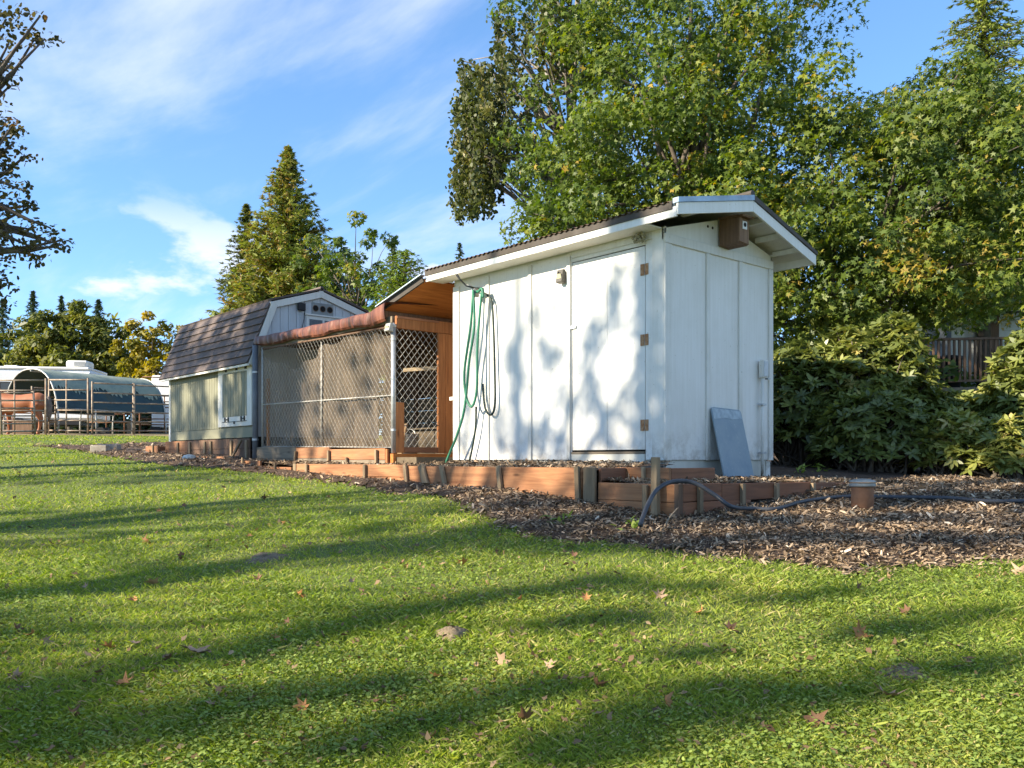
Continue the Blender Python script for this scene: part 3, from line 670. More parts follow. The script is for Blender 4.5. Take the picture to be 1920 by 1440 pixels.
    for k in range(4): MB().beam((-7.1 + k * .95, -.5, 1.74), (-7.1 + k * .95, 1.7, 1.74), .04, .085).build('rafter', OLDW, T)
    # downpipe at the barn corner
    d = thing('downpipe', 'dark grey upright pipe between barn corner and chicken run', 'pipe', (-7.22, -.57, 0))
    MB().tube([(-7.22, -.60, -.05), (-7.22, -.60, 1.70)], .042, 12).build('pipe', plain('grey_pipe', (.17, .18, .20), .5), d, True)
    for z in (.3, 1.3): MB().lathe((-7.22, -.60, z), [(.047, -.014), (.047, .014)], 12).build('bracket', GALV, d)
    return T
make_run()

def make_tarp():
    s = NT('brown_tarpaulin'); n = s.noise(s.coord((5, 5, .8)), 1.6, 6, .6, .6)
    f = s.noise(s.coord((.7, 2, 2)), 1.1, 4, .6)
    c = s.ramp(n, [(.34, (.035, .016, .011)), (.52, (.135, .042, .021)), (.75, (.25, .095, .055))])
    c = s.mix(s.ramp(f, [(.56, (0, 0, 0)), (.75, (.6, .6, .6))]), c, rgb((.07, .055, .06)))
    m = s.finish(c, .5, n, .5, .02, spec=.4)
    us = np.linspace(0, 1, 160); G = []
    for u in us:
        x = -3.72 - u * 3.55
        w = .006 * math.sin(u * 83 + 2 * math.sin(u * 9)) + .005 * math.sin(u * 151 + 1) + .007 * math.sin(u * 31)
        zt = 1.795 + .03 * u - .015 * math.sin(u * math.pi) + .004 * math.sin(u * 40) + .07 * max(0, 1 - u / .10)
        drop = .135 - .02 * u + .012 * math.sin(u * 17) + .06 * max(0, 1 - u / .12)
        row = [(x, 1.75, zt + .12), (x, .6, zt + .075), (x, -.35, zt + .03), (x, -.575, zt + .004)]
        for k, v in enumerate(np.linspace(0, 1, 7)):
            row.append((x, -.600 - .008 * math.sin(v * math.pi) + w * (.25 + .9 * v), zt - .012 - drop * .9 * v))
        row.append((x, -.575, zt - .02 - drop))
        G.append(row)
    G = np.array(G); mb = MB().grid(G); mb.grid(G - np.array((0, -.004, .004)))
    o = mb.build('brown_tarp', m); tag(o, 'reddish brown tarp wrapped over the chicken run roof edge', 'tarp')
make_tarp()

def run_contents():
    p = MB().beam((-4.35, .10, 1.155), (-2.75 - .5, .75, 1.195), .035, .045).build('perch_bar', wood('pale_perch', (.42, .32, .20), (.60, .48, .32), 'X'))
    tag(p, 'pale wooden perch bar inside the wire run', 'perch')
    b = thing('feed_bucket', 'pale plastic bucket standing inside the wire run', 'bucket', (-4.62, .35, .03))
    MB().lathe((-4.62, .35, .03), [(.12, 0), (.15, .30), (.155, .31), (.14, .31), (.11, .02)], 18).build('pail', plain('pale_bucket', (.42, .42, .38), .5), b, True)
    MB().tube([(-4.62 + .15 * math.cos(a), .35 + .02, .33 + .10 * math.sin(a) - .02) for a in np.linspace(0, math.pi, 9)], .006, 6).build('handle', GALV, b)
    o = MB().beam((-4.30, .0, .03), (-4.32, .10, .46), .02, .10, up=(1, 0, 0)).build('loose_board', wood('tan_board', (.30, .19, .10), (.48, .33, .19), 'Z')); tag(o, 'short tan board leaning inside the wire run', 'board')
    c = thing('nest_box', 'grey wooden nest box on floor behind the wire', 'nest box', (-5.0, 1.1, .03))
    MB().box(-5.5, -4.5, .95, 1.4, .03, .42).build('box', GREYW, c, bev=.004)
    MB().beam((-5.55, 1.17, .44), (-4.45, 1.17, .44), .55, .02).build('lid', GREYW, c)
    k = thing('straw_bale', 'tan straw bale behind the gate wire', 'bale', (-3.45, .95, .03))
    m = MB().box(-3.85, -3.25, .75, 1.2, .03, .58); m.build('block', plain('straw', (.36, .27, .13), .95, 0, (.52, .40, .20), 45, .8), k, bev=.03)
    for y in (.88, 1.06): MB().box(-3.853, -3.247, y - .006, y + .006, .028, .583).build('twine', STAKE, k)
    for i, (a, bb) in enumerate([((-3.70, .42, .03), (-3.42, .50, .75)), ((-3.40, .40, .03), (-3.78, .62, .70))]):
        o = MB().tube([a, (np.array(a) + bb) / 2 + (.02, 0, .02), bb], [.025, .022, .015], 7).build('branch_roost', OLDW, smooth=True)
        tag(o, ['crooked branch leaning right behind the gate wire', 'crooked branch leaning left behind the gate wire'][i], 'branch')
    l = thing('post_light', 'small solar lamp on top of the galvanised corner post', 'light', (-3.6, -.58, 1.5))
    MB().prism([(-.575, 1.50), (-.575, 1.60), (-.62, 1.60), (-.645, 1.51)], 'x', -3.66, -3.56).build('housing', plain('light_lamp_housing', (.40, .39, .36), .5), l, bev=.005)
    MB().obox((-3.61, -.637, 1.545), (.036, 0, 0), (0, .003, .001), (0, -.006, .024)).build('lens', MATS['amber_lens'], l)
    hb = MB().box(-3.20, -3.12, -.03, -.021, .70, .74).build('white_catch', WHITE2); tag(hb, 'small white catch plate on shed left corner edge', 'latch')
run_contents()

# ------------------------------------------------------------------ gambrel barn
def make_barn():
    T = thing('gambrel_barn', 'small green and pale blue gambrel barn with brown shingle roof', 'barn', (-9.1, .55, .35))
    xf, xr = -10.90, -7.37; y0, yk, yp = -.54, -.27, .55; yb = 2 * yp - y0; zk, zp, z0 = 2.40, 2.665, .35
    ze = 1.46
    part_box('wall_core', DARK, T, xf + .03, xr - .03, y0 + .03, yb - .03, .1, 1.45)
    # green siding as grooved planks, window panel left out
    def planks(x0, x1, za, zb, yy, name='siding_plank', mat=GREEN, w=.102, par=T, gx=None):
        n = max(1, round((x1 - x0) / w)); w = (x1 - x0) / n
        for k in range(n): part_box(name, mat, par, x0 + k * w + .004, x0 + (k + 1) * w - .004, yy, yy + .016, za, zb, bev=.003)
    part_box('siding_back', GREEN, T, xf, xr, y0 + .014, y0 + .026, z0, 1.5)
    planks(xf + .07, -8.68, .50, 1.46, y0)
    part_box('skirt_board', GREEN, T, xf + .07, xr, y0 - .006, y0 + .0135, z0 - .01, .495, bev=.003)
    part_box('corner_trim', WHITE2, T, xf - .01, xf + .068, y0 - .012, y0 + .03, z0 - .03, 1.47, bev=.003)
    # shuttered window
    w = MB().box(-8.66, -7.42, y0 - .012, y0 - .001, .52, 1.44).build('shutter_frame', BLUEW, T)
    MB().box(-8.665, -8.50, y0 - .030, y0 - .0125, .52, 1.44).build('stile', WHITE2, w, bev=.003); MB().box(-7.58, -7.415, y0 - .030, y0 - .0125, .52, 1.44).build('stile', WHITE2, w, bev=.003)
    MB().box(-8.498, -7.582, y0 - .028, y0 - .0125, 1.36, 1.44).build('rail', WHITE2, w, bev=.003); MB().box(-8.498, -7.582, y0 - .028, y0 - .0125, .52, .67).build('rail', WHITE2, w, bev=.003)
    n = 9
    for k in range(n):
        a = -8.495 + k * (.91 / n); MB().box(a + .004, a + .91 / n - .004, y0 - .024, y0 - .0125, .675, 1.355).build('shutter_plank', GREEN, w, bev=.003)
    for x in (-8.35, -7.95, -7.62): MB().box(x - .03, x + .03, y0 - .04, y0 - .031, 1.385, 1.50).build('hinge', BLACK, w)
    for x in (-8.32, -7.72):
        MB().box(x - .075, x + .075, y0 - .042, y0 - .031, .625, .642).box(x - .075, x - .045, y0 - .042, y0 - .031, .60, .668).box(x + .045, x + .075, y0 - .042, y0 - .031, .60, .668).build('latch', BLACK, w)
    MB().box(-8.05, -8.02, y0 - .042, y0 - .0305, .555, .60).build('knob', BLACK, w)
    MB().box(-8.5, -7.58, y0 - .036, y0 - .029, .59, .598).build('painted_shadow_line', BLACK, w)  # solid black strip standing in for a shadow line across the rail
    # gable end (faces the white shed)
    gx = xr
    def gable(x0, x1, inset=0): return MB().prism([(y0, z0), (yb, z0), (yb, ze - .05), (2 * yp - yk, zk - .05), (yp, zp - .05), (yk, zk - .05), (y0, ze - .05)], 'x', x0, x1)
    gable(gx - .02, gx).build('gable_wall', BLUEW, T)
    gable(xf, xf + .02).build('far_gable_wall', BLUEW, T)
    # planks of the gable above the run roof
    prof = lambda y: (ze - .05 + (y - y0) * (zk - ze) / (yk - y0)) if y < yk else (zk - .05 + (y - yk) * (zp - zk) / (yp - yk)) if y < yp else None
    for k in range(16):
        ya = y0 + k * .1363; yb2 = ya + .128; f = lambda y: prof(y) if y < yp else prof(2 * yp - y)
        MB().prism([(ya, 1.2), (yb2, 1.2), (yb2, f(min(yb2, yb - .001)) - .06), (ya, f(ya) - .06)], 'x', gx + .0005, gx + .012).build('siding_plank', BLUEW, T)
    part_box('back_wall', BLUEW, T, xf, xr, yb - .02, yb, z0, 1.5)
    # trim along the gambrel
    xo = gx + .055
    def trim(pts, name='rake_trim', w=.10):
        for (ya, za), (y2, z2) in pts:
            d = np.array((0, y2 - ya, z2 - za)); L = np.linalg.norm(d); d /= L; nn = np.array((0, -d[2], d[1])) * -1
            nn = nn if nn[2] < 0 or abs(nn[2]) < .5 else -nn
            c = np.array((xo - .02, (ya + y2) / 2, (za + z2) / 2)) + nn * w / 2
            MB().obox(c + np.array((.003 if z2 > za else 0, 0, 0)), (.018, 0, 0), d * (L / 2 + .03), nn * w / 2).build(name, WHITE2, T, bev=.003)
    P = [(-.665, 1.43), (yk - .02, zk + .0), (yp, zp), (2 * yp - yk + .02, zk), (2 * yp + .665, 1.43)]
    # lower steep trim leans inward: put its width on the wall side
    trim([(P[1], P[2])]); trim([(P[2], P[3])])
    d = np.array((0, P[1][0] - P[0][0], P[1][1] - P[0][1])); L = np.linalg.norm(d); d /= L; q = np.array((0, d[2], -d[1]))
    MB().obox(np.array((xo - .02, (P[0][0] + P[1][0]) / 2, (P[0][1] + P[1][1]) / 2)) + q * .055 + np.array((.006, 0, 0)), (.018, 0, 0), d * (L / 2 - .005), q * .05).build('rake_trim', WHITE2, T, bev=.003)
    # roof: steep lower slope in lapped shingle courses, shallow upper slope
    xl2, xr2 = xf - .12, xo + .0
    roof = MB().prism([(-.64, 1.46), (yk, zk - .01), (yk + .03, zk - .03), (-.61, 1.44)], 'x', xl2, xr2 - .04).build('roof', SHINGLE, T)
    A, B = np.array((-.665, 1.435)), np.array((yk - .02, zk + .01)); nC = 8
    nn = np.array((-(B - A)[1], (B - A)[0])); nn /= np.linalg.norm(nn)
    rr = random.Random(5)
    for k in range(nC):
        a = A + (B - A) * (k / nC); b = A + (B - A) * ((k + 1.12) / nC)
        poly = [tuple(a + nn * .004), tuple(a + nn * .034), tuple(b + nn * .010), tuple(b + nn * .002)]
        xs = [xl2] + sorted(rr.uniform(xl2 + .3, xr2 - .3) for _ in range(3)) + [xr2 - .01]
        for xa, xb in zip(xs[:-1], xs[1:]):
            MB().prism(poly, 'x', xa + .0015, xb - .0015).build('shingle', SHINGLE, roof)
    MB().prism([(yk - .03, zk + .015), (yp, zp + .015), (yp, zp + .04), (yk - .04, zk + .045)], 'x', xl2, xr2 + .015).build('upper_roof', SHINGLE, roof)
    MB().prism([(2 * yp - yk + .03, zk + .015), (2 * yp - yk + .04, zk + .045), (yp + .001, zp + .04), (yp + .001, zp + .015)], 'x', xl2, xr2 + .015).build('upper_roof', SHINGLE, roof)
    MB().prism([(2 * yp - yk + .02, zk + .01), (2 * yp + .66, 1.43), (2 * yp + .63, 1.42), (2 * yp - yk - .01, zk)], 'x', xl2, xr2).build('back_slope', SHINGLE, roof)
    MB().tube([(xl2, yp, zp + .045), (xr2 + .015, yp, zp + .045)], .03, 8).build('ridge_cap', SHINGLE, roof)
    MB().prism([(-.675, 1.405), (-.645, 1.405), (-.645, 1.435), (-.675, 1.435)], 'x', xl2, xr2 - .01).build('eave_trim', WHITE2, T)
    MB().obox(np.array((xl2 - .012, (A[0] + B[0]) / 2, (A[1] + B[1]) / 2 + .0)), (.012, 0, 0), (0, (B - A)[0] / 2, (B - A)[1] / 2), (0, .022 * nn[0], .022 * nn[1])).build('edge_trim', DRIP, T)
    # vent panel with three round holes, window
    v = MB().prism([(.395, 2.285), (.775, 2.285), (.775, 2.475), (.395, 2.475)], 'x', gx + .0125, gx + .026).build('vent_panel', plain('grey_vent_paint', (.30, .31, .30), .7), T, bev=.003)
    for y in (.46, .585, .71):
        MB().tube([(gx + .02, y, 2.385), (gx + .030, y, 2.385)], .052, 16).build('vent_ring', OLDW, v); MB().tube([(gx + .025, y, 2.385), (gx + .032, y, 2.385)], .042, 16).build('vent_hole', DARK, v)
    w = MB().box(gx + .0125, gx + .03, .30, 1.0, 1.75, 2.26).build('window', WHITE2, T, bev=.003)
    MB().box(gx + .020, gx + .055, .27, 1.03, 2.262, 2.285).build('drip_cap', WHITE2, w)
    for ya, yb3 in ((.35, .575), (.612, .84)):
        MB().box(gx + .026, gx + .033, ya, yb3, 1.8, 2.205).build('screen_pane', MESHDARK, w)
    MB().box(gx + .03, gx + .040, .578, .609, 1.8, 2.205).build('mullion', WHITE2, w)
    l = thing('barn_floodlight', 'black square floodlight with cable on barn gable', 'light', (gx + .06, .19, 2.35))
    MB().box(gx + .04, gx + .095, .135, .255, 2.315, 2.43).build('lamp_head', BLACK, l, bev=.006); MB().box(gx + .012, gx + .04, .18, .21, 2.34, 2.40).build('bracket', BLACK, l)
    MB().tube([(gx + .03, .20, 2.32), (gx + .02, .20, 2.05), (gx + .02, .19, 1.8)], .008, 6).build('conduit', BLUEW, l)
    MB().tube([(gx + .04, .27, 2.33), (gx + .03, .26, 2.2), (gx + .03, .20, 1.95)], .005, 6).build('cable', BLACK, l)
make_barn()

# ------------------------------------------------------------------ pipes on the mulch
def curve(pts, n=80):
    pts = np.array(pts, float); t = np.linspace(0, len(pts) - 1, n); out = []
    for u in t:
        i = int(min(u, len(pts) - 2)); f = u - i; p0, p1, p2, p3 = pts[max(i - 1, 0)], pts[i], pts[i + 1], pts[min(i + 2, len(pts) - 1)]
        out.append(.5 * ((2 * p1) + (-p0 + p2) * f + (2 * p0 - 5 * p1 + 4 * p2 - p3) * f * f + (-p0 + 3 * p1 - 3 * p2 + p3) * f ** 3))
    return np.array(out)
def ground_things():
    PIPE = plain('black_poly_pipe', (.035, .038, .045), .42, 0, (.06, .065, .075), 12)
    pts = []
    for px, py, d in [(1200, 985, 5.95), (1213, 950, 6.1), (1232, 918, 6.3), (1262, 903, 6.45), (1300, 905, 6.5), (1340, 928, 6.45), (1372, 950, 6.4)]:
        pts.append(V((px - 960) / 1640 * d, d, (862 - py) / 1640 * d))
    for px, py in [(1410, 970), (1455, 970), (1500, 956), (1545, 949), (1600, 945), (1680, 947), (1780, 949), (1860, 954), (1960, 953), (2060, 957)]:
        r, d = spot(px, py); m = float(np.clip(mulch_depth(r, d), -.06, .25)) * .14; pts.append(V(r, d, float(gz(r, d)) + m + .035))
    o = MB().tube(curve(pts, 140), .0165, 10).build('irrigation_pipe', PIPE, smooth=True); tag(o, 'black irrigation pipe arching over the stake and across mulch', 'pipe')
    r, d = spot(1617, 962); z = float(gz(r, d)) + .01; c = V(r, d, z)
    p = thing('standpipe', 'short rusty capped standpipe rising from the mulch', 'pipe', tuple(c))
    q = .085; h = .235
    MB().lathe((c[0], c[1], z - .05), [(q, 0), (q, h + .02), (q * .98, h + .03)], 24).build('pipe', RUSTP, p, True)
    cap = MB().lathe((c[0], c[1], z + h - .03), [(q + .014, 0), (q + .017, .014), (q + .012, .026), (q + .017, .034), (q + .012, .048), (q - .03, .060), (.004, .064)], 24).build('cap', plain('grey_green_cap', (.30, .32, .31), .5, .3, (.22, .22, .20), 14), p, True)
    MB().lathe((c[0], c[1], z + h + .0), [(q + .0185, 0), (q + .0185, .006)], 24).build('clamp_ring', RUST, cap)
    # small leftovers lying about
    k = 0
    for px, py, L, a, lab, mat in [(1400, 940, .30, .2, 'flat pale grey stone half buried by corner timber wall', 0), (1040, 945, .16, .4, 'small pale brick piece below the long timber wall', 1), (1500, 944, .22, .1, 'flat grey slab lying in mulch near the standpipe', 0)]:
        r, d = spot(px, py); z = float(gz(r, d)); c = V(r, d, z); mb = MB(); ring = []
        for t in range(9):
            q = 2 * math.pi * t / 9; s = 1 + .25 * math.sin(q * 2 + px); ring.append((c[0] + L * .5 * s * math.cos(q + a), c[1] + L * .22 * s * math.sin(q + a)))
        mb.prism(ring, 'z', z - .03, z + .035); o = mb.build('stone', plain('stone_%d' % px, (.33, .33, .33), .8, 0, (.22, .22, .23), 14, .4), bev=.008); tag(o, lab, 'stone')
    for px, py, lab in [(188, 848, 'left concrete block of the pair lying in mulch beyond lawn'), (209, 846, 'right concrete block of the pair lying in mulch beyond lawn')]:
        r, d = spot(px, py); z = float(gz(r, d)); c = V(r, d, z); o = MB().obox((c[0], c[1], z + .06), .15 * AR, .09 * AD, (0, 0, .07)).build('concrete_block', plain('block_%d' % px, (.38, .34, .28), .9, 0, (.24, .20, .16), 9, .4), bev=.01); tag(o, lab, 'block')
    m = spot(355, 864); z = float(gz(*m)); c = V(*m, z); o = MB().lathe((c[0], c[1], z), [(.10, 0), (.11, .05), (.08, .085), (.02, .10)], 14).build('vent_cap', WHITE2, smooth=True); tag(o, 'small white round vent cap in mulch before the barn', 'vent')
    # twigs on the mulch edge
    for i, (a, b, lab) in enumerate([((1240, 1002), (1268, 965), 'bare forked twig sticking up beside corner timber wall'), ((1660, 968), (1735, 955), 'thin dry twig lying on mulch right of standpipe'), ((1765, 940), (1800, 953), 'pale flat stick lying across the black pipe')]):
        p0 = spot(*a); p1 = spot(*b); q0 = V(*p0, float(gz(*p0)) + .02); q1 = V(*p1, float(gz(*p1)) + .05)
        if i == 0: q1 = V(p0[0] + .12, p0[1] + .05, float(gz(*p0)) + .19)
        mid = (q0 + q1) / 2 + np.array((0, 0, .02)); mb = MB().tube([q0, mid, q1], [.008, .006, .003], 6)
        mb.tube([mid, mid + (q1 - q0) * .25 + np.array((.03, .02, .03))], [.004, .002], 5); o = mb.build('twig', wood('twig_%d' % i, (.22, .16, .10), (.36, .28, .2), 'X', knots=False)); tag(o, lab, 'twig')
ground_things()

# ------------------------------------------------------------------ paddock on the left
def vbox(mb, r, d, z, hr, hd, hz, ang=0.0):
    a = R(ang); u = AR * math.cos(a) + AD * math.sin(a); w = -AR * math.sin(a) + AD * math.cos(a)
    return mb.obox(V(r, d, z), u * hr, w * hd, (0, 0, hz))
def corral_panel(name, label, cat, r0, d0, r1, d1, h, rails=6, mids=(0.5,), mat=TUBE, lean=0.0, group='corral panels of the paddock', arch=0.0):
    z0, z1 = float(gz(r0, d0)), float(gz(r1, d1)); c = V((r0 + r1) / 2, (d0 + d1) / 2, (z0 + z1) / 2)
    T = thing(name, label, cat, tuple(c), group)
    def P(t, z): return V(r0 + (r1 - r0) * t + lean * z, d0 + (d1 - d0) * t, z0 + (z1 - z0) * t + z)
    for k in range(rails):
        z = .12 + (h - .12) * k / (rails - 1); MB().tube([P(0, z), P(1, z)], .024, 6).build('rail', mat, T, True)
    for t in (0.0, 1.0) + tuple(mids): MB().tube([P(t, 0.0), P(t, h + (.05 if t in (0, 1) else 0))], .028 if t in (0, 1) else .022, 6).build('upright', mat, T, True)
    if arch: MB().tube([P(0, h), P(0, h + arch), P(.06, h + arch + .12), P(1, h + arch + .12)], .024, 6).build('arch_bar', MATS['rust_corral_tube'], T, True)
    return T
def m_(px, d): return (px - 960) / 1640 * d
def paddock():
    rs = np.linspace(-26, -9.5, 34); ds = np.linspace(24.4, 40, 30); r, d = np.meshgrid(rs, ds, indexing='ij'); P = CAM + r[..., None] * AR + d[..., None] * AD; P[..., 2] = gz(r, d) + .012
    tag(MB().grid(P).build('paddock_dirt', plain('straw_dirt', (.30, .23, .12), .95, 0, (.17, .13, .07), 1.2, .5), smooth=True), kind='structure')
    corral_panel('corral_fence', 'tall tan pipe corral panel in front of the chestnut horse', 'corral fence', m_(-60, 25), 25.0, m_(86, 24.8), 24.8, 1.56, 6, (.6,))
    corral_panel('corral_gate', 'low tilted pipe gate standing before the chestnut horse', 'gate', m_(3, 23.8), 23.8, m_(66, 24.2), 24.2, 1.18, 6, (), lean=-.04)
    corral_panel('corral_gate', 'half open inner pipe gate right of the chestnut horse', 'gate', m_(60, 26.6), 26.6, m_(104, 27.2), 27.2, 1.42, 6, (.6,))
    corral_panel('corral_fence', 'tall pipe corral panel left of the hoop shelter middle', 'corral fence', m_(92, 26), 26, m_(165, 25.6), 25.6, 1.62, 6, (.45,))
    corral_panel('corral_fence', 'long pipe corral panel across right half of hoop shelter', 'corral fence', m_(173, 25.6), 25.6, m_(250, 26.4), 26.4, 1.52, 6, ())
    corral_panel('corral_fence', 'pipe corral panel running behind the left barn corner', 'corral fence', m_(252, 26.4), 26.4, m_(360, 28), 28.0, 1.50, 6, (), arch=0.0)
    corral_panel('corral_gate', 'rusty red arched pipe gate beyond the hoop shelter', 'gate', m_(263, 31), 31, m_(345, 31.5), 31.5, 1.35, 7, (.55,), mat=TUBE2, arch=.55)
    corral_panel('corral_fence', 'rusty low back panel seen under the hoop shelter cover', 'corral fence', m_(165, 31), 31, m_(262, 31.4), 31.4, 1.0, 4, (.35, .7), mat=TUBE2)
    corral_panel('corral_fence', 'rusty low back panel behind the chestnut horse legs', 'corral fence', m_(-30, 31), 31, m_(60, 31), 31, 1.05, 4, (.3, .6), mat=TUBE2)
    r, d = spot(243, 814); z = float(gz(r, d)); c = V(r, d, z)
    o = MB().beam(c - np.array((0, 0, .1)), c + np.array((0, 0, .42)), .15, .13, up=tuple(AR)).build('short_post', GREYW, bev=.01); tag(o, 'short grey weathered post standing in grass before the shelter', 'post')
    # hoop shelter: arched end faces the camera's left
    A = np.array([m_(57, 27), 27.0]); th = R(61); L = 3.9; W = 2.75; H = 2.0
    ax = np.array([math.cos(th), math.sin(th)]); sd = np.array([math.sin(th), -math.cos(th)])
    zg = float(gz(*A))
    def S(u, a, grow=0.0):   # u along, a angle 0..pi (0 = camera side foot)
        k = abs(math.cos(a)) ** .85 * (1 if math.cos(a) > 0 else -1)
        q = A + ax * u + sd * (W / 2 + grow) * k
        return V(q[0], q[1], zg + (H + grow) * math.sin(a) ** .75)
    T = thing('hoop_shelter', 'tarp covered hoop shelter for horses with open arched end', 'shelter', tuple(V(*A, zg)))
    s = NT('blue_tarp'); n = s.noise(s.coord((1, 1, 2)), 1.4, 5, .65, .5)
    bt = s.finish(s.ramp(n, [(.3, (.020, .045, .060)), (.55, (.032, .068, .080)), (.75, (.075, .070, .04))]), .6, n, .3, .02)
    s = NT('grey_green_tarp'); n = s.noise(s.coord((1, 1, 2)), 1.6, 6, .65, .8)
    gt = s.finish(s.ramp(n, [(.28, (.10, .15, .15)), (.5, (.24, .28, .22)), (.75, (.33, .34, .26))]), .6, n, .3, .02)
    us = np.linspace(0, L, 46)
    for a0, a1, nm in ((R(17), R(163), 'blue_cover'),):
        G = [[S(u, a) + np.array((0, 0, .012 * math.sin(u * 9 + a * 3))) for a in np.linspace(a0, a1, 30)] for u in us]
        mb = MB().grid(G); mb.grid([[S(u, a, -.012) for a in np.linspace(a0, a1, 30)] for u in us]); mb.build(nm, bt, T, True)
    rg = random.Random(11); G = []
    for u in np.linspace(-.02, L + .02, 90):
        lo = R(33 + 7 * rg.random() + 3 * math.sin(u * 5)); G.append([S(u, a, .018 + .006 * rg.random()) for a in np.linspace(lo, math.pi - lo, 22)])
    MB().grid(G).build('worn_top_cover', gt, T, True)
    for u in (0, L / 3, 2 * L / 3, L): MB().tube([S(u, a, -.03 if 0 < u < L else .02) for a in np.linspace(0, math.pi, 22)], .026, 6).build('hoop', plain('hoop_pipe_%d' % int(u), (.50, .50, .47), .5, .3), T, True)
    for a in (R(17), R(163)): MB().tube([S(0, a, -.03), S(L, a, -.03)], .025, 6).build('side_rail', MATS['galvanised_steel'], T, True)
    MB().tube([S(0, math.pi / 2, -.04), S(L, math.pi / 2, -.04)], .022, 6).build('ridge_rail', MATS['galvanised_steel'], T, True)
    G = [[S(L - .02, math.pi / 2 + (a - math.pi / 2) * k, -.02) if k > 0 else V(*(A + ax * (L - .02)), zg + 1.0) for k in (0, .5, 1)] for a in np.linspace(R(20), R(160), 16)]
    MB().grid([[p[0], p[1], p[2]] for p in G]).build('end_panel', bt, T)
    # travel trailer behind
    d = 35.0; z = float(gz(m_(120, d), d)); c = V(m_(125, d), d, z)
    T = thing('travel_trailer', 'white travel trailer behind the hoop shelter', 'trailer', tuple(c))
    RVW = paint('trailer_white', (.72, .73, .74), (.45, .45, .42), .25); hl = 3.1
    def rv(mb, r, z0, z1, hr, off=0.0): return vbox(mb, m_(38, d) + r, d + off, (z0 + z1) / 2 + z, hr, 1.15, (z1 - z0) / 2, 8)
    rv(MB(), 0, .55, 2.55, hl).build('body', RVW, T, bev=.12)
    rv(MB(), 0, 2.551, 2.66, hl - .12).build('roof', paint('trailer_roof', (.76, .76, .75), (.5, .48, .42), .3), T, bev=.05)
    ac = vbox(MB(), m_(155, d), d - .2, z + 2.80, .40, .42, .14, 8).build('air_conditioner', paint('ac_white', (.78, .77, .73), (.4, .4, .36), .2), T, bev=.06)
    vbox(MB(), m_(164, d) , d - .635, z + 2.80, .20, .01, .09, 8).build('grille', plain('ac_grille', (.40, .41, .40), .6, 0, (.25, .25, .25), 40), ac)
    vbox(MB(), m_(22, d), d + .1, z + 2.73, .25, .25, .07, 8).build('roof_vent', RVW, T, bev=.03)
    u = AR * math.cos(R(8)) + AD * math.sin(R(8)); w = -AR * math.sin(R(8)) + AD * math.cos(R(8)); c0 = V(m_(38, d), d, z)
    for ro, hw, z0, z1 in ((-2.5, .38, 1.35, 2.1), (-1.55, .30, 1.2, 2.05), (.2, .5, 1.4, 2.05), (2.0, .35, 1.4, 2.05)):
        f = MB().obox(c0 + u * ro - w * 1.155 + np.array((0, 0, (z0 + z1) / 2)), u * hw, w * .012, (0, 0, (z1 - z0) / 2)).build('window', BLACK, T)
        MB().obox(c0 + u * ro - w * 1.170 + np.array((0, 0, (z0 + z1) / 2)), u * (hw - .05), w * .004, (0, 0, (z1 - z0) / 2 - .05)).build('pane', plain('trailer_glass_%d' % int(ro * 10), (.05, .055, .06), .15, 0, (.07, .075, .08), 3, 0), f)
    for ro in (-2.2, -1.85): MB().beam(c0 + u * ro - w * 1.16 + np.array((0, 0, 2.15)), c0 + u * (ro + .5) - w * 1.16 + np.array((0, 0, 2.45)), .012, .045).build('stripe', plain('trailer_stripe_%d' % int(-ro * 10), (.10, .11, .13), .5), T)
    for ro in (-.6, .35): MB().tube([c0 + u * ro - w * 1.0 + np.array((0, 0, .33)), c0 + u * ro - w * 1.17 + np.array((0, 0, .33))], .33, 16).build('wheel', BLACK, T)
    rv(MB(), 0, .40, .549, hl - .5).build('chassis', BLACK, T)
    # white box trailer glimpsed by the barn
    d = 38.0; z = float(gz(m_(310, d), d)); c = V(m_(330, d), d, z)
    T = thing('box_trailer', 'white boxy trailer glimpsed left of the green barn', 'trailer', tuple(c))
    vbox(MB(), m_(336, d), d, z + 1.5, .72, 1.2, 1.1).build('body', MATS['trailer_white'], T, bev=.05)
    vbox(MB(), m_(318, d), d - 1.21, z + 1.25, .28, .012, .03).build('door_bar', BLACK, T)
    vbox(MB(), m_(338, d), d, z + .30, .85, 1.1, .05).build('chassis', BLACK, T)
    for o in (-.6, .6): MB().tube([V(m_(338, d) + o, d - 1.0, z + .25), V(m_(338, d) + o, d - 1.18, z + .25)], .26, 14).build('wheel', BLACK, T)
    # hay trough under the shelter
    r, d = m_(205, 28.0), 27.6; z = float(gz(r, d)); o = vbox(MB(), r, d, z + .10, .16, .14, .11).build('feed_tub', BLACK, bev=.03); tag(o, 'small dark feed tub on ground under the shelter', 'tub')
    r, d = m_(22, 26.8), 27.6; z = float(gz(r, d)); o = vbox(MB(), r, d, z + .2, .32, .2, .2).build('feed_box', OLDW, bev=.02); tag(o, 'brown wooden feed box by the chestnut horse legs', 'box')
paddock()

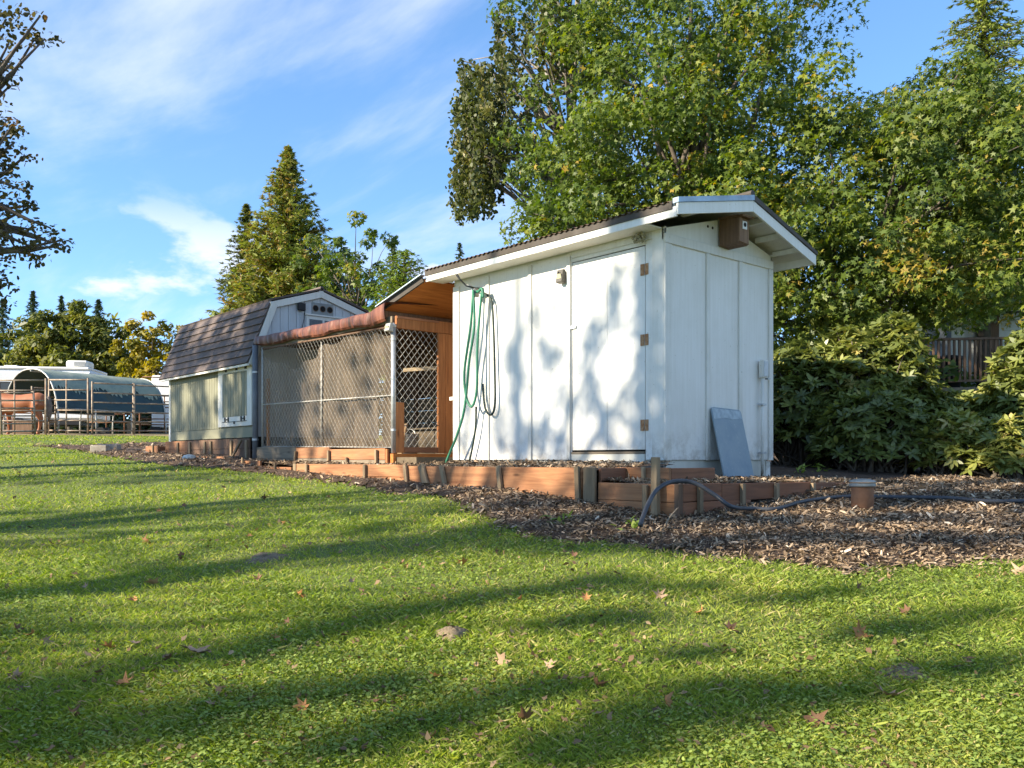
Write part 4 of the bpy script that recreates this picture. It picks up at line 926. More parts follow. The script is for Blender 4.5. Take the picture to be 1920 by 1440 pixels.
def make_horse():
    d = 25.9; r0 = m_(90, d); z = float(gz(r0, d)); k = .88
    base = V(r0 - .80, d, z)
    T = thing('horse', 'chestnut horse standing side on behind the corral panels', 'horse', tuple(base))
    def Q(u, s, h): return base + (AR * u + AD * s + np.array((0, 0, h))) * k    # u: + toward the rump (right)
    mb = MB()
    def loft(secs, n=14):   # (u, s, h, rx(side), rz)
        vs = []; m = len(secs)
        for (u, s, h, rs, rh) in secs:
            for j in range(n): a = 2 * math.pi * j / n; vs.append(Q(u, s + rs * math.cos(a), h + rh * math.sin(a)))
        mb.add(vs, [(i * n + j, i * n + (j + 1) % n, (i + 1) * n + (j + 1) % n, (i + 1) * n + j) for i in range(m - 1) for j in range(n)] + [tuple(range(n))[::-1], tuple(range((m - 1) * n, m * n))])
    loft([(.86, 0, 1.08, .06, .10), (.80, 0, 1.10, .20, .24), (.62, 0, 1.12, .27, .30), (.35, 0, 1.07, .28, .31), (0, 0, 1.02, .29, .32), (-.35, 0, 1.03, .27, .33), (-.62, 0, 1.08, .23, .34), (-.80, 0, 1.08, .14, .24), (-.86, 0, 1.08, .05, .10)])
    loft([(-.55, 0, 1.22, .14, .24), (-.80, 0, 1.40, .11, .20), (-1.02, 0, 1.55, .09, .15), (-1.20, 0, 1.66, .08, .12)])
    loft([(-1.12, 0, 1.70, .08, .11), (-1.28, 0, 1.62, .09, .12), (-1.45, 0, 1.48, .07, .09), (-1.60, 0, 1.36, .06, .07), (-1.66, 0, 1.31, .04, .05)])
    for s in (-.05, .05): mb.tube([Q(-1.14, s, 1.78), Q(-1.12, s * 1.3, 1.90)], [.035, .008], 6)
    for s, o in ((-.14, .05), (.14, -.10)):   # hind legs: stifle forward, hock backward
        mb.tube([Q(.62 + o, s, 1.05), Q(.52 + o, s, .80), Q(.70 + o, s, .52), Q(.66 + o, s, .28), Q(.62 + o, s, .12), Q(.58 + o, s, .0)], [.19, .15, .075, .05, .05, .07], 10)
    for s, o in ((-.13, .0), (.13, .12)):
        mb.tube([Q(-.58 + o, s, 1.0), Q(-.60 + o, s, .75), Q(-.60 + o, s, .48), Q(-.60 + o, s, .22), Q(-.61 + o, s, .10), Q(-.64 + o, s, .0)], [.14, .10, .06, .045, .045, .065], 10)
    s = NT('chestnut_coat'); n = s.noise(s.coord(), 2.0, 4, .55)
    body = mb.build('body', s.finish(s.ramp(n, [(.3, (.26, .085, .032)), (.7, (.42, .165, .08))]), .5, n, .1), T, True)
    m = body.modifiers.new('remesh', 'REMESH'); m.mode = 'VOXEL'; m.voxel_size = .032; m.use_smooth_shade = True
    m = body.modifiers.new('smooth', 'SMOOTH'); m.iterations = 6; m.factor = .5
    MB().tube([Q(.84, 0, 1.28), Q(.94, 0, 1.20), Q(.97, 0, .95), Q(.95, 0, .65), Q(.93, 0, .42)], [.03, .06, .08, .07, .015], 8).build('tail', plain('horse_tail', (.12, .09, .075), .7, 0, (.22, .18, .15), 30), T, True)
    MB().tube([Q(-.62, 0, 1.42), Q(-.84, 0, 1.58), Q(-1.04, 0, 1.70), Q(-1.16, 0, 1.80)], [.03, .05, .05, .02], 8).build('mane', MATS['horse_tail'], T, True)
make_horse()

# ------------------------------------------------------------------ vegetation
BARK = plain('bark', (.075, .058, .045), .9, 0, (.14, .115, .09), 9, .8)
BARKP = plain('pale_bark', (.30, .27, .23), .8, 0, (.10, .08, .065), 5, .6)
LF_MAPLE = leafmat('maple_leaf', [(0, (.062, .100, .018)), (.5, (.125, .175, .028)), (.85, (.22, .25, .036)), (1, (.40, .28, .05))], .42)
LF_MAPLE2 = leafmat('maple_leaf_dark', [(0, (.055, .088, .018)), (.5, (.11, .155, .026)), (.85, (.20, .23, .036)), (1, (.34, .25, .05))], .42)
LF_BIRCH = leafmat('birch_leaf', [(0, (.05, .065, .02)), (.5, (.09, .105, .028)), (.85, (.17, .165, .045)), (1, (.27, .23, .08))], .35)
LF_OAK = leafmat('left_tree_leaf', [(0, (.05, .05, .02)), (.5, (.085, .078, .028)), (.85, (.14, .11, .036)), (1, (.22, .125, .045))], .30)
LF_SEQ = leafmat('sequoia_leaf', [(0, (.075, .105, .018)), (.5, (.16, .20, .032)), (.85, (.25, .27, .05)), (1, (.30, .20, .06))], .3)
LF_FIR = leafmat('fir_leaf', [(0, (.030, .055, .024)), (.5, (.055, .085, .035)), (1, (.095, .125, .05))], .2)
LF_OLIVE = leafmat('olive_leaf', [(0, (.07, .088, .020)), (.5, (.14, .155, .032)), (1, (.25, .235, .05))], .38)
LF_YELLOW = leafmat('yellow_leaf', [(0, (.12, .125, .018)), (.5, (.25, .22, .028)), (1, (.40, .29, .04))], .4)
LF_LIME = leafmat('lime_leaf', [(0, (.075, .13, .012)), (.5, (.15, .22, .02)), (1, (.24, .28, .035))], .3)
LF_RHODO = leafmat('rhododendron_leaf', [(0, (.11, .135, .038)), (.45, (.20, .23, .055)), (.8, (.33, .33, .08)), (1, (.50, .41, .15))], .33, .25, .55)
def fib(n):
    i = np.arange(n) + .5; ph = np.arccos(1 - 2 * i / n); th = np.pi * (1 + 5 ** .5) * i
    return np.stack([np.cos(th) * np.sin(ph), np.sin(th) * np.sin(ph), np.cos(ph)], 1)
def limb(mb, a, b, r0, r1, sag=.1, n=6, wob=.08):
    a, b = np.array(a, float), np.array(b, float); L = np.linalg.norm(b - a); pts = []
    w1, w2 = rng.normal(size=3) * wob * L, rng.normal(size=3) * wob * L
    for i in range(n + 1):
        t = i / n; p = a + (b - a) * t + (w1 * math.sin(math.pi * t) + w2 * math.sin(2 * math.pi * t) * .5) * (.6); p[2] += sag * L * math.sin(math.pi * t); pts.append(p)
    mb.tube(pts, [r0 + (r1 - r0) * (i / n) for i in range(n + 1)], 6 if r0 < .08 else 9)
    return pts
def leaves_in_clumps(cen, rad, nper, tpl, size, up=.55, outw=.6, flat=.75, shell=.5, droop=0.0):
    N = len(cen) * nper; c = np.repeat(cen, nper, 0); rr = np.repeat(rad, nper)
    u = nrmz(rng.normal(size=(N, 3))); q = (shell + (1 - shell) * rng.random(N)) ** .6 * np.where(rng.random(N) < .25, rng.random(N), 1)
    off = u * (rr * q)[:, None]; off[:, 2] *= flat
    if droop: off[:, 2] -= droop * rng.random(N) * rr
    nm = outw * u + rng.normal(size=(N, 3)) * .6 + SUN * .45; nm[:, 2] += up
    sz = size * np.clip(rng.normal(.95, .28, N), .4, 1.7)
    return place(tpl, c + off, nm, sz), N
def lobes_to_clumps(lobes, per, rc, hollow=.55):
    C = []; Rr = []
    for (c, r) in lobes:
        n = max(3, int(per * (r[0] * r[1] + r[1] * r[2] + r[0] * r[2]) / 3)); u = fib(n) + rng.normal(size=(n, 3)) * .18
        C.append(np.array(c) + u * np.array(r) * rng.uniform(hollow, 1.0, (n, 1))); Rr.append(rc * rng.uniform(.7, 1.35, n))
    return np.concatenate(C), np.concatenate(Rr)
def broadleaf(name, label, base, lobes, per, rc, nper, tpl, size, mat, group=None, trunk_r=.14, fork=.35, bark=None, tint=(.15, .55), limbs=26, cat='tree', clip=None, droop=0.0, flat=.75, stems=1, up=.55):
    base = np.array(base, float); T = thing(name, label, cat, tuple(base), group)
    C, Rr = lobes_to_clumps(lobes, per, rc)
    if clip is not None:
        k = clip(C); C, Rr = C[k], Rr[k]
    v, N = leaves_in_clumps(C, Rr, nper, tpl, size, flat=flat, droop=droop, up=up)
    ct = np.clip(rng.normal(tint[0] + .27, .20, len(C)), 0, 1); t = np.clip(np.repeat(ct, nper) + rng.normal(0, .17, N) + np.where(rng.random(N) < .015, .35, 0), 0, 1)
    mb = MB(); top = max(c[2] + r[2] for c, r in lobes); cx = np.mean([c for c, r in lobes], axis=0)
    for sN in range(stems):
        off = np.array((rng.normal() * .15, rng.normal() * .15, 0)) if stems > 1 else np.zeros(3)
        forkp = base + off * 2 + (np.array((cx[0], cx[1], 0)) - np.array((base[0], base[1], 0))) * .35; forkp[2] = base[2] + (top - base[2]) * fork
        limb(mb, base + off - np.array((0, 0, .15)), forkp, trunk_r, trunk_r * .75, 0, 6, .02)
        lead = np.array((cx[0], cx[1], base[2] + (top - base[2]) * .85)); L = limb(mb, forkp, lead, trunk_r * .72, trunk_r * .12, 0, 8, .04)
        idx = rng.choice(len(C), min(limbs // stems, len(C)), replace=False)
        for i in idx:
            s = L[int(rng.integers(0, 5))] if C[i][2] > forkp[2] else forkp
            limb(mb, s, C[i], trunk_r * .32, trunk_r * .05, .06, 6, .06)
    mb.build('trunk', bark or BARK, T, True)
    fast_mesh('crown', v, len(tpl), mat, T, t)
    return T
def conifer(name, label, base, h, w, mat, nb=260, step=.22, spray=.45, group=None, bare=.06, droop=.15, taper=.85, tint=.35, cat='tree', nsp=3, lift=0.0, trunk_r=None, wmul=None):
    base = np.array(base, float); T = thing(name, label, cat, tuple(base), group); mb = MB(); tr = trunk_r or h * .014
    mb.tube([base - np.array((0, 0, .2)), base + np.array((0, 0, h * .5)), base + np.array((0, 0, h))], [tr, tr * .6, .01], 9)
    pos = []; nor = []; al = []; tt = []
    for b in range(nb):
        q = (b + rng.random()) / nb; z = bare + (1 - bare) * (1 - (1 - q) ** 1.25); L = w * ((1 - z) ** taper) * rng.uniform(.66, 1.12) + .03
        if wmul is not None: L *= wmul(z)
        a = rng.uniform(0, 2 * math.pi); dr = np.array((math.cos(a), math.sin(a), 0)); p0 = base + np.array((0, 0, z * h)); n = max(2, int(L / step)); tb = np.clip(rng.normal(tint, .15), 0, 1)
        def at(t): return p0 + dr * (L * t) + np.array((0, 0, (-droop * L * t * t * 1.5) + lift * L * t))
        if L > .5: mb.tube([at(0), at(.5), at(.9)], [tr * .18 * (1 - z) + .008, tr * .1 * (1 - z) + .006, .004], 4)
        for i in range(n):
            t = (i + rng.random() * .8 + .3) / n
            for k in range(nsp):
                s = ((1 - t) * .21 * L + spray * .35) * min(1, .3 + 1.6 * (1 - z)); o = rng.normal(size=3) * np.array((s, s, s * .45)) * .55
                pos.append(at(t) + o); al.append(dr * .8 + nrmz(o) * .7 + rng.normal(size=3) * .3 + np.array((0, 0, lift - droop))); nor.append(np.array((0, 0, 1.0)) + rng.normal(size=3) * .55 + dr * .25); tt.append(np.clip(tb + rng.normal(0, .15), 0, 1))
    mb.build('trunk', BARK, T, True); pos, nor, al = map(np.array, (pos, nor, al))
    v = place(SPRAY, pos, nor, spray * rng.uniform(.6, 1.35, len(pos)) * (.45 + .55 * np.clip(1.15 - (pos[:, 2] - base[2]) / h, 0, 1)), al)
    fast_mesh('crown', v, 4, mat, T, np.array(tt)); return T
def ground(r, d): return V(r, d, float(gz(r, d)))
def L3(px, py, d, rx, ry, rz): return (V(m_(px, d), d, (862 - py) / 1640 * d), (rx, ry, rz))

def trees():
    # big maples behind the white shed
    broadleaf('maple_tree', 'large green maple rising directly behind the white shed', ground(m_(1290, 14.5), 14.5),
              [L3(1230, 300, 14, 1.7, 1.5, 1.5), L3(1390, 200, 14.5, 1.6, 1.5, 1.9), L3(1080, 330, 14, 1.0, 1.2, .95), L3(1380, 420, 13.5, 1.5, 1.3, 1.0), L3(1190, 120, 15, 1.5, 1.4, 1.6), L3(1430, 60, 15, 1.1, 1.2, 1.4), L3(1040, 420, 13.5, .7, .9, .5), L3(1300, 560, 14, 1.9, 1.2, 1.1), L3(1150, -20, 15.5, 1.7, 1.4, 1.2), L3(1500, 470, 14.5, 1.0, 1.0, 1.2), L3(1560, 620, 14.5, 1.3, 1.0, .7), L3(1330, 310, 15, 1.6, 1.0, 1.4)],
              22, .40, 148, STAR, .120, LF_MAPLE, 'maples behind the shed', .17, .25, limbs=44, up=.35)
    broadleaf('maple_tree', 'broad green maple to the right above the rhododendrons', ground(m_(1490, 13.8), 13.8),
              [L3(1640, 380, 13.5, 1.6, 1.4, 1.2), L3(1800, 340, 13.5, 1.5, 1.4, 1.3), L3(1560, 520, 13, 1.2, 1.1, .9), L3(1740, 530, 12.8, 1.5, 1.2, .7), L3(1900, 470, 13, 1.2, 1.3, 1.1), L3(1650, 255, 14, .9, 1.0, .6), L3(1800, 220, 14, 1.0, 1.1, .8), L3(1950, 300, 13.5, 1.0, 1.2, 1.2), L3(1530, 330, 14, .9, 1.0, 1.2), L3(1690, 450, 14.5, 1.8, 1.0, 1.2), L3(1640, 600, 14, 1.0, .9, .4), L3(1770, 215, 14.5, .9, .9, .7), L3(1900, 240, 14.5, 1.0, .9, .9), L3(1700, 240, 14.5, .8, .8, .5)],
              23, .38, 134, STAR, .120, LF_MAPLE2, 'maples behind the shed', .16, .3, limbs=44, tint=(.2, .5), up=.35)
    conifer('fir_tree', 'tall fir standing behind the right maple', ground(m_(1845, 21), 21), 12.9, 3.7, LF_SEQ, 560, .18, .24, droop=.12, tint=.45, bare=.25, nsp=7)
    # weeping birch
    base = ground(m_(1090, 17), 17); T = thing('birch_tree', 'weeping birch with hanging foliage left of the big maple', 'tree', tuple(base)); mb = MB()
    top = base + np.array((0, 0, 10)); stem = limb(mb, base - np.array((0, 0, .2)), top, .15, .04, 0, 10, .015); P = []; TT = []
    for k in range(300):
        px = rng.uniform(868, 1180) if rng.random() < .66 else rng.uniform(852, 950); d = 17 + rng.normal() * .9
        yt = rng.uniform(-60, 330) if px > 930 else rng.uniform(110, 330); z = (862 - yt) / 1640 * d; e = V(m_(px, d), d, z)
        s = stem[int(np.clip((z - base[2]) / 10 * 10 - 1, 2, 9))]
        if k % 3 == 0: limb(mb, s, e, .035, .008, .10, 7, .05)
        Ln = rng.uniform(.5, 1.15) * (.9 if px > 900 else 1.0); n = int(70 * Ln); q = rng.random(n)
        sway = rng.normal(size=2) * .10
        pp = e[None] + np.stack([sway[0] * q + rng.normal(0, .05, n), sway[1] * q + rng.normal(0, .05, n), -Ln * q], 1); P.append(pp); TT.append(np.full(n, np.clip(rng.normal(.4, .2), 0, 1)))
        if k % 2 == 0: mb.tube([e, e + np.array((sway[0], sway[1], -Ln))], [.005, .002], 3, False)
    for (px, py, n) in [(855, 205, 10), (875, 180, 20), (862, 380, 16), (885, 370, 26), (905, 375, 26)]:
        for k in range(3):
            e = V(m_(px + rng.normal() * 6, 16.5), 16.5, (862 - py + 20) / 1640 * 16.5); q = rng.random(n); P.append(e[None] + np.stack([rng.normal(0, .04, n), rng.normal(0, .04, n), -.55 * q], 1)); TT.append(np.full(n, .3))
    limb(mb, stem[7], V(m_(900, 16.6), 16.6, (862 - 340) / 1640 * 16.6), .05, .01, .15, 8, .03)
    P = np.concatenate(P); TT = np.clip(np.concatenate(TT) + rng.normal(0, .13, len(P)), 0, 1); al = rng.normal(size=P.shape) * .4; al[:, 2] -= 1
    mb.build('trunk', BARKP, T, True); fast_mesh('crown', place(ROUND, P, rng.normal(size=P.shape), .085 * rng.uniform(.7, 1.3, len(P)), al), 6, LF_BIRCH, T, TT)
    # middle group behind the barn
    conifer('sequoia_tree', 'tall pointed bright green sequoia behind the barn', ground(m_(540, 36), 36), (862 - 282) / 1640 * 36 - .8, 4.0, LF_SEQ, 1050, .24, .36, droop=-.10, taper=.82, tint=.74, nsp=10, lift=.12)
    conifer('cedar_tree', 'greyer conifer leaning out left of the sequoia', ground(m_(462, 40), 40), (862 - 385) / 1640 * 40 - .9, 2.9, LF_OLIVE, 620, .26, .36, droop=.0, taper=.8, tint=.35, nsp=8, lift=.1)
    broadleaf('maple_sapling', 'thin open maple with dark leaves right of the sequoia', ground(m_(668, 30), 30),
              [L3(700, 440, 30, .75, .7, .6), L3(640, 480, 30, .9, .8, .7), L3(720, 520, 30, .6, .7, .6), L3(620, 540, 30, 1.1, .9, .9), L3(690, 570, 30, 1.1, .9, .8), L3(600, 480, 32, .8, .8, .8)], 9, .34, 60, STAR, .24, LF_MAPLE2, None, .10, .45, limbs=16, tint=(.1, .4))
    conifer('fir_tree', 'narrow dark fir tip right of the open maple', ground(m_(737, 44), 44), (862 - 446) / 1640 * 44 - .9, 2.2, LF_FIR, 300, .26, .40, tint=.4, nsp=5)
    conifer('fir_tree', 'dark fir filling the gap behind the open maple', ground(m_(655, 48), 48), (862 - 480) / 1640 * 48 - .9, 3.2, LF_FIR, 300, .3, .45, tint=.35, nsp=5)
    conifer('fir_tree', 'fir tip poking above the left shed roof edge', ground(m_(862, 50), 50), (862 - 452) / 1640 * 50 - .9, 2.4, LF_FIR, 240, .3, .42, tint=.6, nsp=5)
    b = ground(m_(670, 36), 36); broadleaf('alder_bush', 'dark leafy bush mass behind barn peak and open maple', b, [L3(625, 560, 36, 1.2, 1.0, 1.2), L3(690, 560, 36, 1.3, 1.0, 1.1), L3(735, 590, 35, 1.0, 1.0, 1.0), L3(650, 500, 37, .8, .8, .7)], 10, .42, 70, OVAL, .26, LF_MAPLE2, None, .10, .3, limbs=14, cat='bush', tint=(.0, .4))
    conifer('arborvitae', 'bright lime green conifer shrub beside tarp roof edge', ground(m_(757, 24), 24), (862 - 478) / 1640 * 24 - .5, 1.6, LF_LIME, 560, .16, .22, taper=.45, droop=-.1, tint=.5, nsp=4, lift=.2, bare=.3, group=None)
    for px, d, w, h, lab in [(1460, 19, 1.6, 3.0, 'dark laurel bush behind the shed back corner'), (1580, 20, 1.7, 3.2, 'dark laurel bush behind the rhododendrons middle'), (1340, 20, 1.8, 3.0, 'dark laurel bush hidden behind the white shed'), (1690, 22, 1.5, 2.6, 'dark laurel bush left of the house wall')]:
        if px == 1340: continue
        b = ground(m_(px, d), d); broadleaf('laurel_bush', lab, b, [(b + np.array((0, 0, h * .5)), (w, w, h * .55)), (b + np.array((.5, .4, h * .35)), (w, w, h * .4))], 13, .42, 60, OVAL, .24, LF_MAPLE2, 'laurels behind the rhododendrons', .07, .25, limbs=14, cat='bush', tint=(.0, .4))
    # left background
    for i, (px, py, d, w, lab) in enumerate([(5, 560, 70, 3.6, 'dark far fir at the far left picture edge'), (62, 545, 72, 3.0, 'far fir rising second from left above olive tree'), (115, 555, 74, 2.6, 'slim far fir tip third from left'), (185, 560, 68, 3.8, 'dark pointed far fir right of the olive tree'), (-60, 520, 66, 4.0, 'dark far fir beyond the left frame edge')]):
        if i == 4: continue
        conifer('fir_tree', lab, ground(m_(px, d), d), (862 - py) / 1640 * d - 1.0, w, LF_FIR, 300, .4, .60, 'far firs beyond the paddock', tint=.55, droop=.2, nsp=6)
    broadleaf('olive_green_tree', 'wide olive green tree behind the hoop shelter', ground(m_(130, 46), 46), [L3(90, 640, 46, 1.6, 1.5, 1.3), L3(150, 625, 46, 1.8, 1.5, 1.5), L3(200, 650, 46, 1.2, 1.3, 1.2), L3(60, 680, 46, 1.4, 1.3, 1.0), L3(120, 690, 45, 2.2, 1.3, .9), L3(205, 690, 46, 1.3, 1.2, 1.0)], 12, .50, 90, OVAL, .34, LF_OLIVE, 'leafy trees behind the paddock', .16, .3, limbs=30, tint=(.2, .5))
    broadleaf('yellow_green_tree', 'yellowing airy tree left of the barn roof', ground(m_(290, 44), 44), [L3(295, 625, 44, 1.15, 1.1, 1.0), L3(265, 670, 44, 1.1, 1.1, 1.1), L3(310, 690, 44, 1.3, 1.1, 1.0), L3(270, 730, 43, 1.6, 1.1, .9), L3(330, 740, 43, 1.4, 1.1, .9), L3(255, 640, 44, .8, .9, .9)], 10, .40, 80, OVAL, .28, LF_YELLOW, 'leafy trees behind the paddock', .10, .3, limbs=30, tint=(.25, .5))
    broadleaf('hedge_bush', 'low dark hedge bush far behind left of the shelter', ground(m_(20, 52), 52), [L3(10, 730, 52, 2.6, 1.6, 1.6), L3(-60, 690, 52, 2.6, 1.6, 2.2), L3(40, 660, 54, 1.4, 1.2, 1.4)], 5, .6, 70, OVAL, .5, LF_OLIVE, None, .12, .2, limbs=12, tint=(.0, .4), cat='bush')
    broadleaf('hedge_bush', 'green hedge bush seen between shelter and barn', ground(m_(235, 50), 50), [L3(215, 720, 50, 1.6, 1.2, 1.6), L3(250, 700, 52, 1.2, 1.2, 1.4), L3(380, 760, 50, 3.4, 1.3, 1.6)], 5, .55, 70, OVAL, .45, LF_FIR, None, .12, .2, limbs=12, tint=(.3, .4), cat='bush')
    for px, d, h, w, lab in [(-30, 58, 4.2, 4.0, 'low dark hedgerow tree behind the left end of trailer'), (110, 60, 4.0, 4.5, 'low dark hedgerow tree behind the trailer middle'), (250, 58, 3.6, 4.0, 'low dark hedgerow tree between shelter and barn'), (400, 60, 4.0, 4.5, 'low dark hedgerow tree hidden behind the barn roof')]:
        b = ground(m_(px, d), d); broadleaf('hedgerow_tree', lab, b, [(b + np.array((0, 0, h * .45)), (w * .8, w * .8, h * .5))], 5, .7, 60, OVAL, .6, LF_FIR, 'hedgerow behind the paddock', .12, .2, limbs=6, cat='tree', tint=(.2, .4))
    # near tree at the left edge: limbs reach into the frame
    base = ground(-9.6, 11.5); lob = []
    for px, py, rx, rz in [(-40, 290, .55, .35), (20, 250, .28, .18), (45, 285, .22, .16), (-60, 400, .9, .7), (20, 370, .35, .30), (70, 440, .40, .16), (100, 460, .28, .14), (25, 470, .42, .16), (-50, 520, .6, .4), (0, 560, .22, .12), (-60, 130, .6, .35), (5, 150, .16, .12), (45, 60, .5, .12), (20, 40, .4, .2), (-80, 240, .8, .9)]:
        lob.append(L3(px, py, 11.2, rx, rx, rz))
    broadleaf('oak_tree', 'near tree at left edge with brownish leafy branches', base, lob, 80, .15, 17, ROUND, .062, LF_OAK, None, .22, .4, limbs=110, tint=(.2, .4))
trees()

def rhododendron(label, r, d, w, h, n, size=.118, tint=.35, clipx=None):
    n = int(n * 1.15); base = ground(r, d); T = thing('rhododendron', label, 'shrub', tuple(base), 'rhododendrons right of the shed'); mb = MB(); P = []; Nn = []; A = []; TT = []
    for k in range(n):
        u = nrmz(rng.normal(size=3)); u[2] = abs(u[2]) * 1.35 - .50; q = rng.uniform(.45, 1.0) ** .6
        c = base + np.array((0, 0, h * .45)) + np.array((u[0] * w, u[1] * w * .8, u[2] * h * .58)) * q
        if c[2] < base[2] + .08: c[2] = base[2] + rng.uniform(.08, .4)
        if k % 5 == 0: limb(mb, base + np.array((rng.normal() * .12, rng.normal() * .12, -.05)), c, .022, .006, .05, 5, .06)
        tb = np.clip(rng.normal(tint, .2), 0, 1); ax = nrmz(np.array((u[0] * .5, u[1] * .5, .8)) + rng.normal(size=3) * .25); m = int(rng.integers(7, 12))
        t1 = nrmz(np.cross(ax, (0.3, .5, .2))); t2 = np.cross(ax, t1)
        for j in range(m):
            a = 2 * math.pi * j / m + rng.normal() * .2; dv = math.cos(a) * t1 + math.sin(a) * t2; rise = rng.uniform(-.25, .7)
            al = nrmz(dv + ax * rise); P.append(c + al * size * .5); A.append(al); Nn.append(ax - al * (ax @ al) + rng.normal(size=3) * .2); TT.append(np.clip(tb + rng.normal(0, .12), 0, 1))
    mb.build('stems', BARK, T, True); P, Nn, A = map(np.array, (P, Nn, A))
    fast_mesh('foliage', place(OVAL, P, Nn, size * rng.uniform(.75, 1.25, len(P)), A), 6, LF_RHODO, T, np.array(TT))
def shrubs():
    for (px, d, w, h, n, lab, tn) in [(1505, 11.2, .85, 1.75, 560, 'dark rhododendron nearest the shed back corner', .22), (1590, 11.0, .9, 1.95, 620, 'rhododendron second from the shed with pale upright leaves', .42),
                                   (1675, 10.8, .62, 2.1, 560, 'tallest rhododendron left of the deck railing', .40), (1640, 10.0, .75, 1.0, 460, 'low shaded rhododendron in front of the taller pair', .15),
                                   (1800, 10.6, .8, 1.1, 520, 'low rhododendron below the wooden deck railing', .3), (1790, 9.6, .55, .80, 300, 'small yellowish rhododendron at front of the shrub row', .68),
                                   (1935, 9.9, .62, 1.85, 560, 'large rhododendron at right picture edge', .33), (1890, 9.2, .5, .75, 260, 'small low rhododendron with woody stem at right edge', .55), (2010, 10.4, .7, 2.0, 320, 'tall rhododendron partly outside right picture edge', .4)]:
        rhododendron(lab, m_(px, d), d, w, h, n, tint=tn)
shrubs()

def house():
    d = 21.0; z = float(gz(m_(1800, d), d)); c = V(m_(1830, d), d, z)
    T = thing('house', 'pale sided house glimpsed behind shrubs on the right', 'house', tuple(c)); S1 = paint('house_siding', (.60, .60, .57), (.40, .39, .35), .3)
    r0, r1 = m_(1715, d), m_(2150, d)
    vbox(MB(), (r0 + r1) / 2, d + 1.6, z + 2.0, (r1 - r0) / 2, 1.4, 2.2).build('wall', S1, T)
    for k in range(14): vbox(MB(), (r0 + r1) / 2, d + .185, z + .6 + .22 * k, (r1 - r0) / 2, .014, .105).build('siding_board', S1, T)
    f = vbox(MB(), m_(1765, d), d + .15, z + 2.75, .62, .02, .62).build('window', MATS['white_trim_paint'], T)
    vbox(MB(), m_(1757, d), d + .12, z + 2.75, .40, .008, .52).build('pane', plain('house_glass', (.09, .10, .11), .12, 0, (.14, .15, .16), 2, 0), f)
    vbox(MB(), m_(1862, d), d + .02, z + 2.4, .10, .10, 1.6).build('porch_post', OLDW, T)
    vbox(MB(), (r0 + r1) / 2, d + 1.3, z + 4.3, (r1 - r0) / 2 + .3, 2.2, .12).build('roof', SHINGLE, T)
    dk = thing('deck_railing', 'brown wooden deck railing behind the shrubs', 'railing', tuple(V(m_(1800, 19), 19, z)))
    dd = 19.0; zt = (862 - 637) / 1640 * dd
    a, b = V(m_(1705, dd), dd, zt), V(m_(1960, dd), dd + .4, zt + .1); MB().beam(a, b, .09, .05).build('top_rail', OLDW, dk)
    lo = np.array((0, 0, -.92)); MB().beam(a + lo, b + lo, .05, .05).build('bottom_rail', OLDW, dk)
    for k in range(24): p = a + (b - a) * (k + .5) / 24; MB().beam(p - np.array((0, 0, .91)), p - np.array((0, 0, .026)), .045, .045, up=tuple(AR)).build('baluster', OLDW, dk)
    for t in (0.02, .98): p = a + (b - a) * t; MB().beam(np.array((p[0], p[1], z - .1)), p - np.array((0, 0, .026)), .09, .09, up=tuple(AR)).build('post', OLDW, dk)
    c2 = (a + b) / 2; MB().obox(np.array((c2[0], c2[1], zt - 1.05)) + AD * .7, (b - a) / 2, AD * .72, (0, 0, .04)).build('deck_floor', GREYW, dk)
    for k in (.2, .5, .8): p = a + (b - a) * k + AD * .9; MB().beam(np.array((p[0], p[1], z - .2)), np.array((p[0], p[1], zt - 1.09)), .1, .1, up=tuple(AR)).build('leg', GREYW, dk)
    p = V(m_(1780, 19.6), 19.6, 0); zz = zt - 1.0
    bin_ = MB().lathe((p[0], p[1], zz), [(.22, 0), (.27, .62), (.29, .64), (.29, .70), (.05, .74)], 16).build('deck_bin', BLACK, smooth=True); tag(bin_, 'dark rounded bin standing on the deck behind railing', 'bin')
house()

